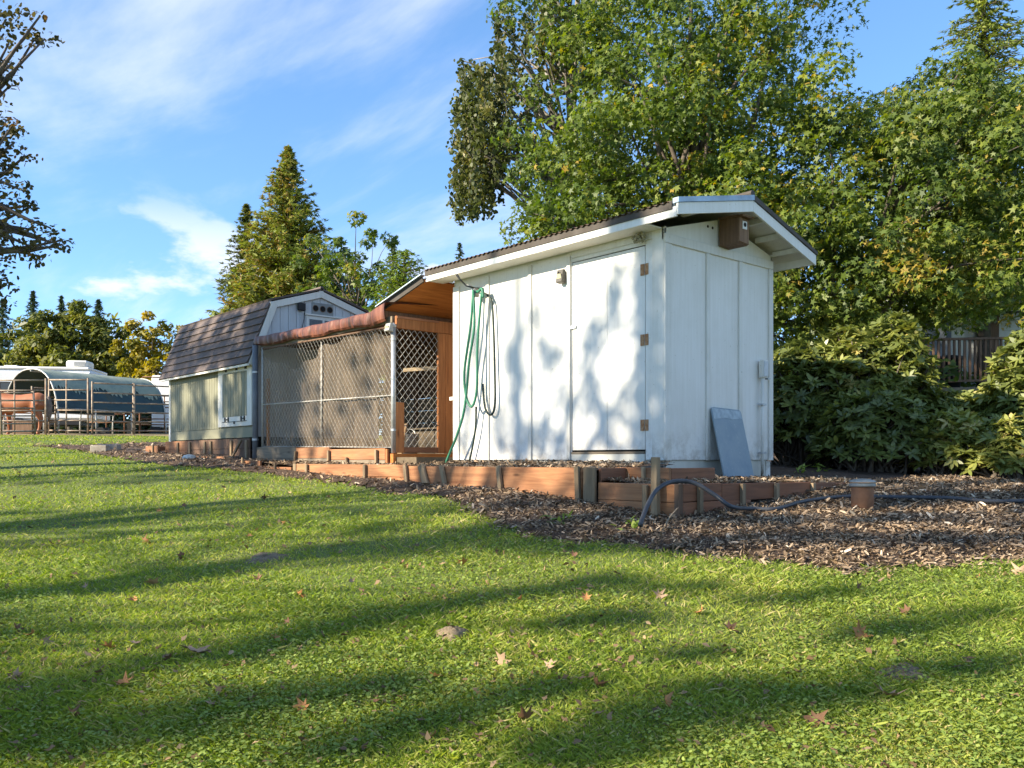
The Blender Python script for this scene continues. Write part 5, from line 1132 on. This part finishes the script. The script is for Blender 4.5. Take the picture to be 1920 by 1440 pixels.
# ------------------------------------------------------------------ trees beside the lawn, left of the view: they throw the dappled shade
def shade_trees():
    soft, thin = set(), set(); marks = []      # (target point, radius): where the crown's leaf masses keep the low sun off
    def lawn(px, py, rad):
        r, d = spot(px, py); marks.append((V(r, d, float(gz(r, d))), rad))
    def band(pts, rad):
        pts = np.array(pts, float); n = len(pts)
        for a, b in zip(pts[:-1], pts[1:]):
            m = max(2, int(np.hypot(*(b - a)) / 55))
            for k in range(m):
                p = a + (b - a) * (k + rng.uniform(.2, .8)) / m; lawn(p[0], p[1] + rng.normal() * 5, rad * rng.uniform(.9, 1.45))
    band([(-40, 1125), (140, 1110), (330, 1085), (520, 1045), (640, 1015)], .12); band([(600, 1030), (720, 990), (860, 955)], .15)
    band([(-40, 1300), (150, 1275), (330, 1240), (520, 1215)], .13); band([(520, 1210), (680, 1165), (850, 1135), (1010, 1100), (1190, 1085)], .13)
    band([(-60, 1350), (60, 1330), (180, 1320)], .17); band([(0, 1395), (250, 1375), (420, 1340), (520, 1300)], .15)
    band([(560, 1310), (700, 1290), (800, 1265)], .08); band([(620, 1400), (800, 1360), (1000, 1300), (1080, 1270)], .09)
    band([(1020, 1180), (1130, 1165), (1220, 1150)], .09); band([(1290, 1230), (1340, 1215)], .10)
    band([(1060, 1420), (1240, 1340), (1330, 1310), (1420, 1280)], .14); band([(1350, 1350), (1500, 1300), (1640, 1290)], .13); band([(1560, 1190), (1700, 1180), (1900, 1140)], .09); band([(1700, 1260), (1900, 1230)], .10)
    band([(1150, 1085), (1330, 1095), (1420, 1120)], .07); band([(1480, 1120), (1650, 1100)], .06)
    band([(0, 965), (180, 955), (360, 945), (470, 930)], .12); band([(0, 905), (200, 892), (380, 892), (480, 905)], .2); band([(0, 1030), (120, 1020), (260, 1012)], .07)
    band([(640, 962), (760, 968)], .07)
    # mulch and corner wall mostly shaded
    for px in range(980, 1960, 60):
        for py in (945, 985, 1022):
            if py > 1000 and px > 1300 or py < 1000 or px < 1300:
                if rng.random() < .90: lawn(px + rng.normal() * 10, py + rng.normal() * 5, .24)
    band([(880, 985), (960, 1000)], .12)
    def wall(x, z, rad, y=0.0): marks.append((np.array((x, y, z)), rad))
    # right-hand strip of the shed front and soft blots on the rest
    for z in np.arange(-.15, 2.2, .17):
        for x in (-.02, -.17, -.30): wall(x + rng.normal() * .02, z, .13)
    for x, z, rad in [(-2.15, 1.15, .15), (-2.02, .92, .16), (-2.12, .66, .14), (-1.98, .32, .13), (-2.35, .50, .12), (-2.25, .15, .13), (-2.78, 1.45, .10), (-2.72, 1.2, .10), (-1.62, 1.16, .12), (-1.42, 1.08, .11), (-1.52, .95, .10), (-1.60, .30, .15), (-1.36, .22, .12), (-1.66, .08, .13), (-.92, .80, .09), (-.85, .58, .09), (-.78, .38, .10), (-.68, .18, .12), (-.95, 1.12, .09), (-.90, 1.35, .08), (-.62, 1.40, .09), (-.66, 1.65, .09), (-.56, 1.80, .10), (-.50, .62, .07), (-.46, .35, .09), (-1.72, 1.55, .09), (-1.45, 1.55, .07), (-2.92, .95, .10), (-2.88, .6, .10), (-2.95, .25, .12), (-2.6, .8, .09)]: wall(x, z, rad); soft.add(len(marks) - 1)
    for x, z, rad in [(-2.1, .95, .30), (-2.0, .45, .26), (-2.35, .25, .22), (-1.55, 1.05, .24), (-1.6, .25, .24), (-2.75, 1.35, .20), (-2.9, .5, .22), (-.85, 1.25, .18), (-.8, .45, .20), (-.62, 1.6, .20), (-.6, .15, .2), (-1.75, 1.5, .18), (-1.25, .55, .16), (-2.05, 1.25, .22)]:
        wall(x, z, rad); soft.add(len(marks) - 1); thin.add(len(marks) - 1)
    for x in np.arange(.1, 1.2, .16): wall(x, -.15 + rng.normal() * .08, .13, -1.0); wall(x, -.38, .11, -1.0)
    # barn wall, barn roof, left half of the wire run
    for x in np.arange(-10.9, -7.3, .24):
        for z in np.arange(.1, 2.5, .26):
            p = .90 - .65 * (abs(x + 10.1) < .16) - .5 * (abs(x + 8.85) < .13 and z < 1.4)
            if rng.random() < p: wall(x + rng.normal() * .03, z, .19, -.6)
    for x in np.arange(-7.2, -5.9, .24):
        for z in np.arange(.0, 1.7, .26):
            if rng.random() < .85: wall(x, z, .16, -.6)
    for x in np.arange(-5.8, -3.7, .3):
        for z in np.arange(.1, 1.7, .3):
            if rng.random() < .22: wall(x, z, .10, -.6)
    # shrubs' lower halves
    for px in range(1440, 1960, 40):
        for py in range(740, 910, 40):
            d = 10.0
            if rng.random() < .4: marks.append((V(m_(px, d), d, (862 - py) / 1640 * d), .16))
    for k in range(60): marks.append((V(rng.uniform(1.6, 5.8), rng.uniform(6.5, 9.5), -.35), .2))
    def behind(p):       # already hidden from the sun by a building
        for (x0, x1, y0, y1, z1) in ((-3.4, .36, -.05, 1.9, 2.3), (-11, -7.3, -.5, 1.6, 2.5), (-7.3, -3.5, -.5, 1.7, 1.8)):
            for q in np.arange(.15, 7, .15):
                c = p + SUN * q
                if x0 < c[0] < x1 and y0 < c[1] < y1 and c[2] < z1: return True
        return False
    THIN = np.array([i in thin for i, m in enumerate(marks) if not behind(m[0])]); SOFT = np.array([i in soft for i, m in enumerate(marks) if not behind(m[0])]); marks = [m for m in marks if not behind(m[0])]
    P = np.array([m[0] for m in marks]); rad = np.array([m[1] for m in marks]) * np.where(SOFT, 1.0, .85)
    # the crowns: unseen leaf masses, shaped for their shadows, each set sunward of its target
    t = 19.0 + 3.2 * np.sin(P[:, 0] * 1.7) + rng.normal(0, 1.3, len(P)) + np.where(SOFT, 3.5, 0)
    C = P + SUN[None] * t[:, None]
    vr = (C - CAM) @ AR; vd = (C - CAM) @ AD
    trunks = [('off to the far left, rearmost', -18.5, 12.0), ('off to the left, second', -16.5, 6.5), ('off to the left, third', -16.0, 2.6), ('left of the lawn, nearest', -17.0, -.8)]
    own = np.argmin(np.stack([np.hypot(vr - r, vd - d) for _, r, d in trunks], 1), 1)
    labels = ['tall garden tree beyond left edge shading the barn', 'tall garden tree beyond left edge shading the chicken run', 'tall garden tree beyond left edge shading the shed front', 'tall garden tree beyond left edge shading the foreground lawn']
    for i, (_, r, d) in enumerate(trunks):
        k = own == i
        if not k.any(): continue
        base = ground(r, d); T = thing('shade_tree', labels[i], 'tree', tuple(base), 'shade trees left of the lawn'); mb = MB(); cc = C[k]; rr = rad[k]
        top = base.copy(); top[2] = cc[:, 2].max() + .5; st = limb(mb, base - np.array((0, 0, .3)), top, .24, .04, 0, 12, .01)
        for j in range(len(cc)):
            if j % 4 == 0:
                s = st[int(np.clip((cc[j][2] - base[2]) / (top[2] - base[2]) * 12 - 1.5, 2, 11))]; limb(mb, s, cc[j], .05, .010, .05, 6, .04)
        mb.build('trunk', BARK, T, True); npc = 70
        keep = rng.random(len(cc) * npc) < np.repeat(np.where(THIN[k], .55, np.where(SOFT[k], .9, 1.0)), npc); c2 = np.repeat(cc, npc, 0)[keep]; r2 = np.repeat(rr, npc)[keep]; off = rng.normal(size=c2.shape) * (r2 * .50)[:, None]; off += SUN[None] * rng.normal(0, .25, (len(c2), 1))
        v = place(ROUND, c2 + off, rng.normal(size=c2.shape) + SUN * .8, np.minimum(.04 + .30 * r2, .085) * rng.uniform(.7, 1.2, len(c2)))
        fast_mesh('crown', v, 6, LF_OAK, T, np.clip(rng.normal(.4, .2, len(c2)), 0, 1))
shade_trees()

# ------------------------------------------------------------------ lawn, clover, mulch chips, fallen leaves
LF_GRASS = leafmat('grass_blade', [(0, (.145, .21, .038)), (.4, (.245, .32, .050)), (.7, (.375, .40, .08)), (1, (.54, .45, .21))], .42, .5, .2)
LF_CLOVER = leafmat('clover_leaf', [(0, (.15, .22, .045)), (.6, (.23, .30, .06)), (1, (.32, .37, .09))], .3, .45, .25)
def vnoise(r, d, f, seed):
    g = np.random.default_rng(seed); k = g.normal(size=(9, 2)); k = k / np.linalg.norm(k, axis=1, keepdims=True) * f * g.uniform(.6, 1.9, (9, 1)); p = g.uniform(0, 6.28, 9)
    return sum(np.sin(k[i, 0] * r + k[i, 1] * d + p[i]) for i in range(9)) / 4.2
def view_samples(n, d0, d1, half=.66):
    u = rng.random(n); d = 1 / (1 / d0 - u * (1 / d0 - 1 / d1)); r = rng.uniform(-half, half, n) * d + rng.normal(0, .05, n)
    return r, d
TERR = lambda x, y: ((x > -7.3) & (x < .97) & (y > -1.04)) | ((x > -11.7) & (x < -7.2) & (y > -.74) & (y < 1.8))
SOIL = [(498, 1043, .12, .012), (848, 1190, .07, .04), (1695, 1258, .09, .012)]
SOILRD = [(spot(a, b), q) for a, b, q, _ in SOIL]
def lawn_cover():
    r, d = view_samples(365000, 2.3, 34); e = rng.uniform(2.0, 13, 52000); sg = np.where(rng.random(52000) < .5, -1, 1)
    r, d = np.concatenate([r, rng.uniform(-22, -7, 24000), sg * (.60 * e + rng.uniform(0, 2.2, 52000))]), np.concatenate([d, rng.uniform(13, 26, 24000), e])
    m = mulch_depth(r, d) + rng.normal(0, .05, len(r)); P = CAM[None] + r[:, None] * AR + d[:, None] * AD
    ok = (m < 0) & ~TERR(P[:, 0], P[:, 1]); pad = (r < -9) & (d > 24.3); ok &= ~pad
    for (sr, sd), q in SOILRD: ok &= np.hypot(r - sr, (d - sd)) > q * rng.uniform(.1, 1.15, len(r))
    r, d, P = r[ok], d[ok], P[ok]; P[:, 2] = gz(r, d) - .004; n = len(r)
    pat = vnoise(r, d, 2.0, 3) * .5 + vnoise(r, d, 6, 4) * .35
    h = np.clip(.019 + .007 * vnoise(r, d, 3.2, 5) + rng.normal(0, .008, n), .009, .042) * (1 + .02 * d); h *= np.where(edge_dist(r, d) < .25, 1.15, 1)
    w = np.clip(.0024 * (.5 + d * .20), .0018, .016); a = rng.uniform(0, 6.28, n); lean = rng.normal(0, .85, (n, 2))
    s = np.stack([np.cos(a), np.sin(a), np.zeros(n)], 1) * w[:, None]; tip = np.stack([lean[:, 0] * h, lean[:, 1] * h, h], 1); mid = tip * np.array((.42, .42, .62))
    v = np.stack([P - s, P + s * .9, P + mid + s * .75, P + tip], 1).reshape(-1, 3)
    t = np.clip(.42 + .24 * pat + rng.normal(0, .15, n) + np.where(rng.random(n) < .10, .45, 0), 0, 1)
    o = fast_mesh('lawn_grass', v, 4, LF_GRASS, None, t); tag(o, 'short mown green grass covering the lawn', 'grass', kind='stuff')
    r, d = view_samples(115000, 2.3, 16); P = CAM[None] + r[:, None] * AR + d[:, None] * AD
    ok = (mulch_depth(r, d) < -.08) & ~TERR(P[:, 0], P[:, 1]) & (vnoise(r, d, 2.6, 9) + .5 * vnoise(r, d, 7, 10) + rng.normal(0, .5, len(r)) > .10); r, d, P = r[ok], d[ok], P[ok]
    P[:, 2] = gz(r, d) + rng.uniform(.015, .040, len(r)); nn = rng.normal(size=P.shape) * .32 + np.array((0, 0, 1))
    o = fast_mesh('clover', place(ROUND, P, nn, .0135 * rng.uniform(.5, 1.5, len(r)) * (.7 + .10 * d)), 6, LF_CLOVER, None, np.clip(rng.normal(.5, .2, len(r)), 0, 1)); tag(o, 'patches of small round clover leaves in the lawn', 'clover', kind='stuff')
    # bark chips
    LF_CHIP = leafmat('bark_chip', [(0, (.10, .068, .042)), (.4, (.28, .195, .12)), (.75, (.46, .345, .23)), (1, (.66, .55, .41))], .0, .7, .2)
    r, d = view_samples(160000, 4.4, 22); r = np.concatenate([r, rng.uniform(-.5, 6, 40000)]); d = np.concatenate([d, rng.uniform(4.6, 10, 40000)]); m = mulch_depth(r, d) + rng.normal(0, .09, len(r)); P = CAM[None] + r[:, None] * AR + d[:, None] * AD
    ok = (m > -.02) & ~TERR(P[:, 0], P[:, 1]); r, d, P, m = r[ok], d[ok], P[ok], m[ok]; P[:, 2] = gz(r, d) + np.clip(m, -.06, .25) * .14 + rng.uniform(.0, .03, len(r))
    X = rng.uniform(-7.2, .12, 16000); Y = rng.uniform(-.98, .0, 16000); Z = -.085 + .05 * np.clip(Y + .98, 0, 1) + .015 * np.clip(-X - 4, 0, 4) + rng.uniform(0, .03, 16000); ok = ~((X < -3.55) & (Y > -.58)); P2 = np.stack([X, Y, Z], 1)[ok]
    X = rng.uniform(.10, .925, 6000); Y = rng.uniform(-.98, 2.1, 6000); P3 = np.stack([X, Y, -.195 + .03 * np.clip(.9 - X, 0, 1) - .012 * np.clip(Y, 0, 2) + rng.uniform(0, .03, 6000)], 1)
    P = np.concatenate([P, P2, P3]); n = len(P); nn = rng.normal(size=P.shape) * .42 + np.array((0, 0, 1))
    CH = np.array([(-.5, -.10, 0), (.1, -.15, .05), (.5, -.05, .0), (.42, .10, 0), (-.1, .13, .04), (-.46, .09, 0)])
    dist = np.linalg.norm(P - CAM, axis=1); sz = (.014 + .055 * rng.random(n) ** 3.5) * (.75 + .05 * dist)
    t = np.clip(rng.normal(.36, .2, n) + np.where(rng.random(n) < .07, .4, 0), 0, 1)
    o = fast_mesh('bark_chips', place(CH, P, nn, sz), 6, LF_CHIP, None, t); tag(o, 'loose brown bark chips and shredded leaves over the beds', 'bark chips', kind='stuff')
lawn_cover()
def leaf_litter():
    LF = leafmat('leaf_litter', [(0, (.09, .055, .03)), (.5, (.24, .15, .08)), (1, (.42, .29, .16))], .15, .6, .2)
    r, d = view_samples(5200, 2.4, 20); w = vnoise(r, d, 1.6, 21) + .6 * vnoise(r, d, 5, 22) + np.where(r < 0, .35, 0) + .05 * (d - 5); ok = (w + rng.normal(0, .5, len(r)) > .35); r, d = r[ok], d[ok]; P = CAM[None] + r[:, None] * AR + d[:, None] * AD
    ok = ~TERR(P[:, 0], P[:, 1]); r, d, P = r[ok], d[ok], P[ok]; P[:, 2] = gz(r, d) + rng.uniform(.008, .03, len(r)) + np.where(mulch_depth(r, d) > 0, .03, 0)
    tpl = np.array([(-.5, .05, 0), (-.15, -.25, .12), (.2, -.12, .05), (.5, -.08, .2), (.25, .15, .1), (-.1, .30, .16)])
    o = fast_mesh('leaf_litter', place(tpl, P, rng.normal(size=P.shape) * .5 + np.array((0, 0, 1)), .040 * rng.uniform(.35, 1.3, len(P)) * (.7 + .06 * d)), 6, LF, None, np.clip(rng.normal(.45, .25, len(P)), 0, 1)); tag(o, 'small brown leaf scraps strewn over lawn and mulch', 'leaf litter', kind='stuff')
leaf_litter()

def fallen_leaves():
    cols = [plain('dead_leaf_tan', (.40, .27, .17), .7, 0, (.24, .15, .09), 30), plain('dead_leaf_brown', (.20, .10, .05), .7, 0, (.12, .065, .04), 30), plain('dead_leaf_orange', (.42, .20, .07), .7, 0, (.30, .13, .05), 30)]
    meshes = []
    for v in range(6):
        g = np.random.default_rng(40 + v); n = 5; out = []
        for k in range(11):
            a = R(-140 + 28 * k); q = (1.0 if k % 2 == 0 else .50) * (1 - .3 * abs(k - 5) / 5) * g.uniform(.62, 1.15); out.append((q * math.cos(a), q * math.sin(a)))
        out.append((-.2, 0)); curl = g.uniform(.6, 1.5); tw = g.normal(0, .8, 2)
        def zz(x, y): return curl * (x * x * .3 + y * y * .55) + tw[0] * x * y + .05 * math.sin(7 * x + v)
        vs = [(0, 0, 0)] + [(x * .5, y * .5, zz(x * .5, y * .5)) for x, y in out] + [(x, y, zz(x, y)) for x, y in out]; m = len(out)
        fs = [(0, 1 + i, 1 + (i + 1) % m) for i in range(m)] + [(1 + i, 1 + m + i, 1 + m + (i + 1) % m, 1 + (i + 1) % m) for i in range(m)]
        me = bpy.data.meshes.new('fallen_leaf'); me.from_pydata([tuple(np.array(p) + (0, 0, dz)) for dz in (0, .02) for p in vs], [], [f[::-1] for f in fs] + [tuple(i + len(vs) for i in f) for f in fs]); me.materials.append(cols[v % 3]); me.polygons.foreach_set('use_smooth', [True] * len(me.polygons)); meshes.append(me)
    named = [(365, 1226, .105, 'largest pale tan maple leaf on the left lawn'), (1662, 1312, .085, 'big tan maple leaf low on the right lawn'), (288, 1100, .065, 'pale maple leaf in the shadow band on left lawn'), (1912, 1078, .085, 'pale dry leaf at right edge by the mulch'), (270, 1020, .06, 'orange leaf on the sunny left lawn'), (1615, 1195, .07, 'upright orange leaf right of lawn centre'), (940, 1245, .06, 'pale folded leaf low in the lawn centre'), (1368, 1183, .06, 'dark red brown leaf near lawn centre right'), (985, 1355, .055, 'reddish leaf at the bottom lawn centre'), (1530, 1352, .07, 'curled leaf at the bottom right of lawn')]
    more = [(180, 1228), (205, 1215), (252, 1213), (320, 1235), (250, 1130), (160, 1106), (340, 1048), (466, 1010), (548, 985), (495, 938), (535, 985), (408, 940), (345, 952), (300, 962), (88, 955), (30, 1182), (60, 1195), (85, 1205), (540, 1172), (560, 1120), (445, 1078), (485, 1090), (516, 1205), (658, 1095), (755, 1060), (870, 1060), (918, 1090), (845, 1180), (975, 1132), (1060, 1040), (1075, 1045), (1100, 1122), (1180, 1010), (990, 1215), (1315, 1150), (1235, 1120), (1610, 1110), (1835, 1088), (1790, 1215), (1700, 1150), (1250, 1320), (1500, 1265), (700, 1320), (570, 1330), (400, 1330), (135, 1340), (235, 1290), (30, 1275), (930, 1040), (640, 1020), (1030, 1250), (1120, 1290), (820, 1275)]
    i = 0
    for px, py, sz, lab in [(a, b, c, e) for a, b, c, e in named] + [(a, b, None, None) for a, b in more]:
        r, d = spot(px, py); z = float(gz(r, d)); me = meshes[i % 6] if lab is None else meshes[[0, 3, 0, 3, 2, 5, 0, 1, 1, 4][i]]; i += 1
        o = bpy.data.objects.new('fallen_leaf', me); COL.objects.link(o); s = sz or rng.uniform(.030, .055)
        o.location = V(r, d, z + .018 + .1 * s); o.scale = (s, s, s); o.rotation_euler = (rng.normal() * .6, rng.normal() * .6, rng.uniform(0, 6.28))
        tag(o, lab or 'small curled dry %s leaf lying on the lawn' % ['tan', 'dark brown', 'orange'][meshes.index(me) % 3], 'leaf', 'fallen leaves on the lawn')
    labs = ['brown soil patch in the shadow band left of lawn centre', 'small dark mole hill in the lawn centre', 'brown soil patch at lower right of lawn', 'faint bare patch on the upper left lawn', 'bare patch near the mulch edge on left lawn', 'bare patch beside the soil patch on left lawn']
    SM = plain('loose_soil', (.12, .085, .05), .95, 0, (.26, .20, .125), 70, 1.0)
    for (px, py, q, h), lab in zip(SOIL, labs):
        (r, d) = spot(px, py); n = 18; rings = 5; vs = []; z0 = float(gz(r, d))
        for k in range(rings + 1):
            for j in range(n):
                a = 2 * math.pi * j / n; rr = q * 1.15 * (k / rings) * (1 + .2 * math.sin(3 * a + px) + .08 * math.sin(7 * a)); x, y = r + rr * math.cos(a), d + rr * math.sin(a)
                vs.append(V(x, y, float(gz(x, y)) + h * (1 - (k / rings) ** 2) + (.012 * rng.random() if k < rings else -.01)))
        mb = MB().add(vs, [(k * n + j, k * n + (j + 1) % n, (k + 1) * n + (j + 1) % n, (k + 1) * n + j) for k in range(rings) for j in range(n)]); o = mb.build('soil_patch', SM, smooth=True); tag(o, lab, 'soil patch')
    # weeds at the mulch border
    for px, py, n, lab in [(1178, 1000, 16, 'small pale weed tuft at foot of the black pipe'), (1050, 985, 14, 'small green weed tuft on the mulch edge'), (1500, 893, 14, 'small dark seedling beside shed back corner'), (1540, 890, 14, 'low green seedling before the rhododendrons'), (252, 870, 12, 'tiny pale weed tuft on mulch left of barn')]:
        r, d = spot(px, py); b = ground(r, d); P = b + np.stack([rng.normal(0, .05, n), rng.normal(0, .05, n), rng.uniform(.02, .12, n)], 1); al = (P - b); al[:, 2] += .03
        o = fast_mesh('weed_tuft', place(OVAL, P, rng.normal(size=P.shape) * .5 + np.array((0, 0, 1)), .09 * rng.uniform(.6, 1.2, n), al), 6, LF_CLOVER, None, rng.random(n), tuple(b)); tag(o, lab, 'weed'); o['kind'] = 'stuff'
fallen_leaves()
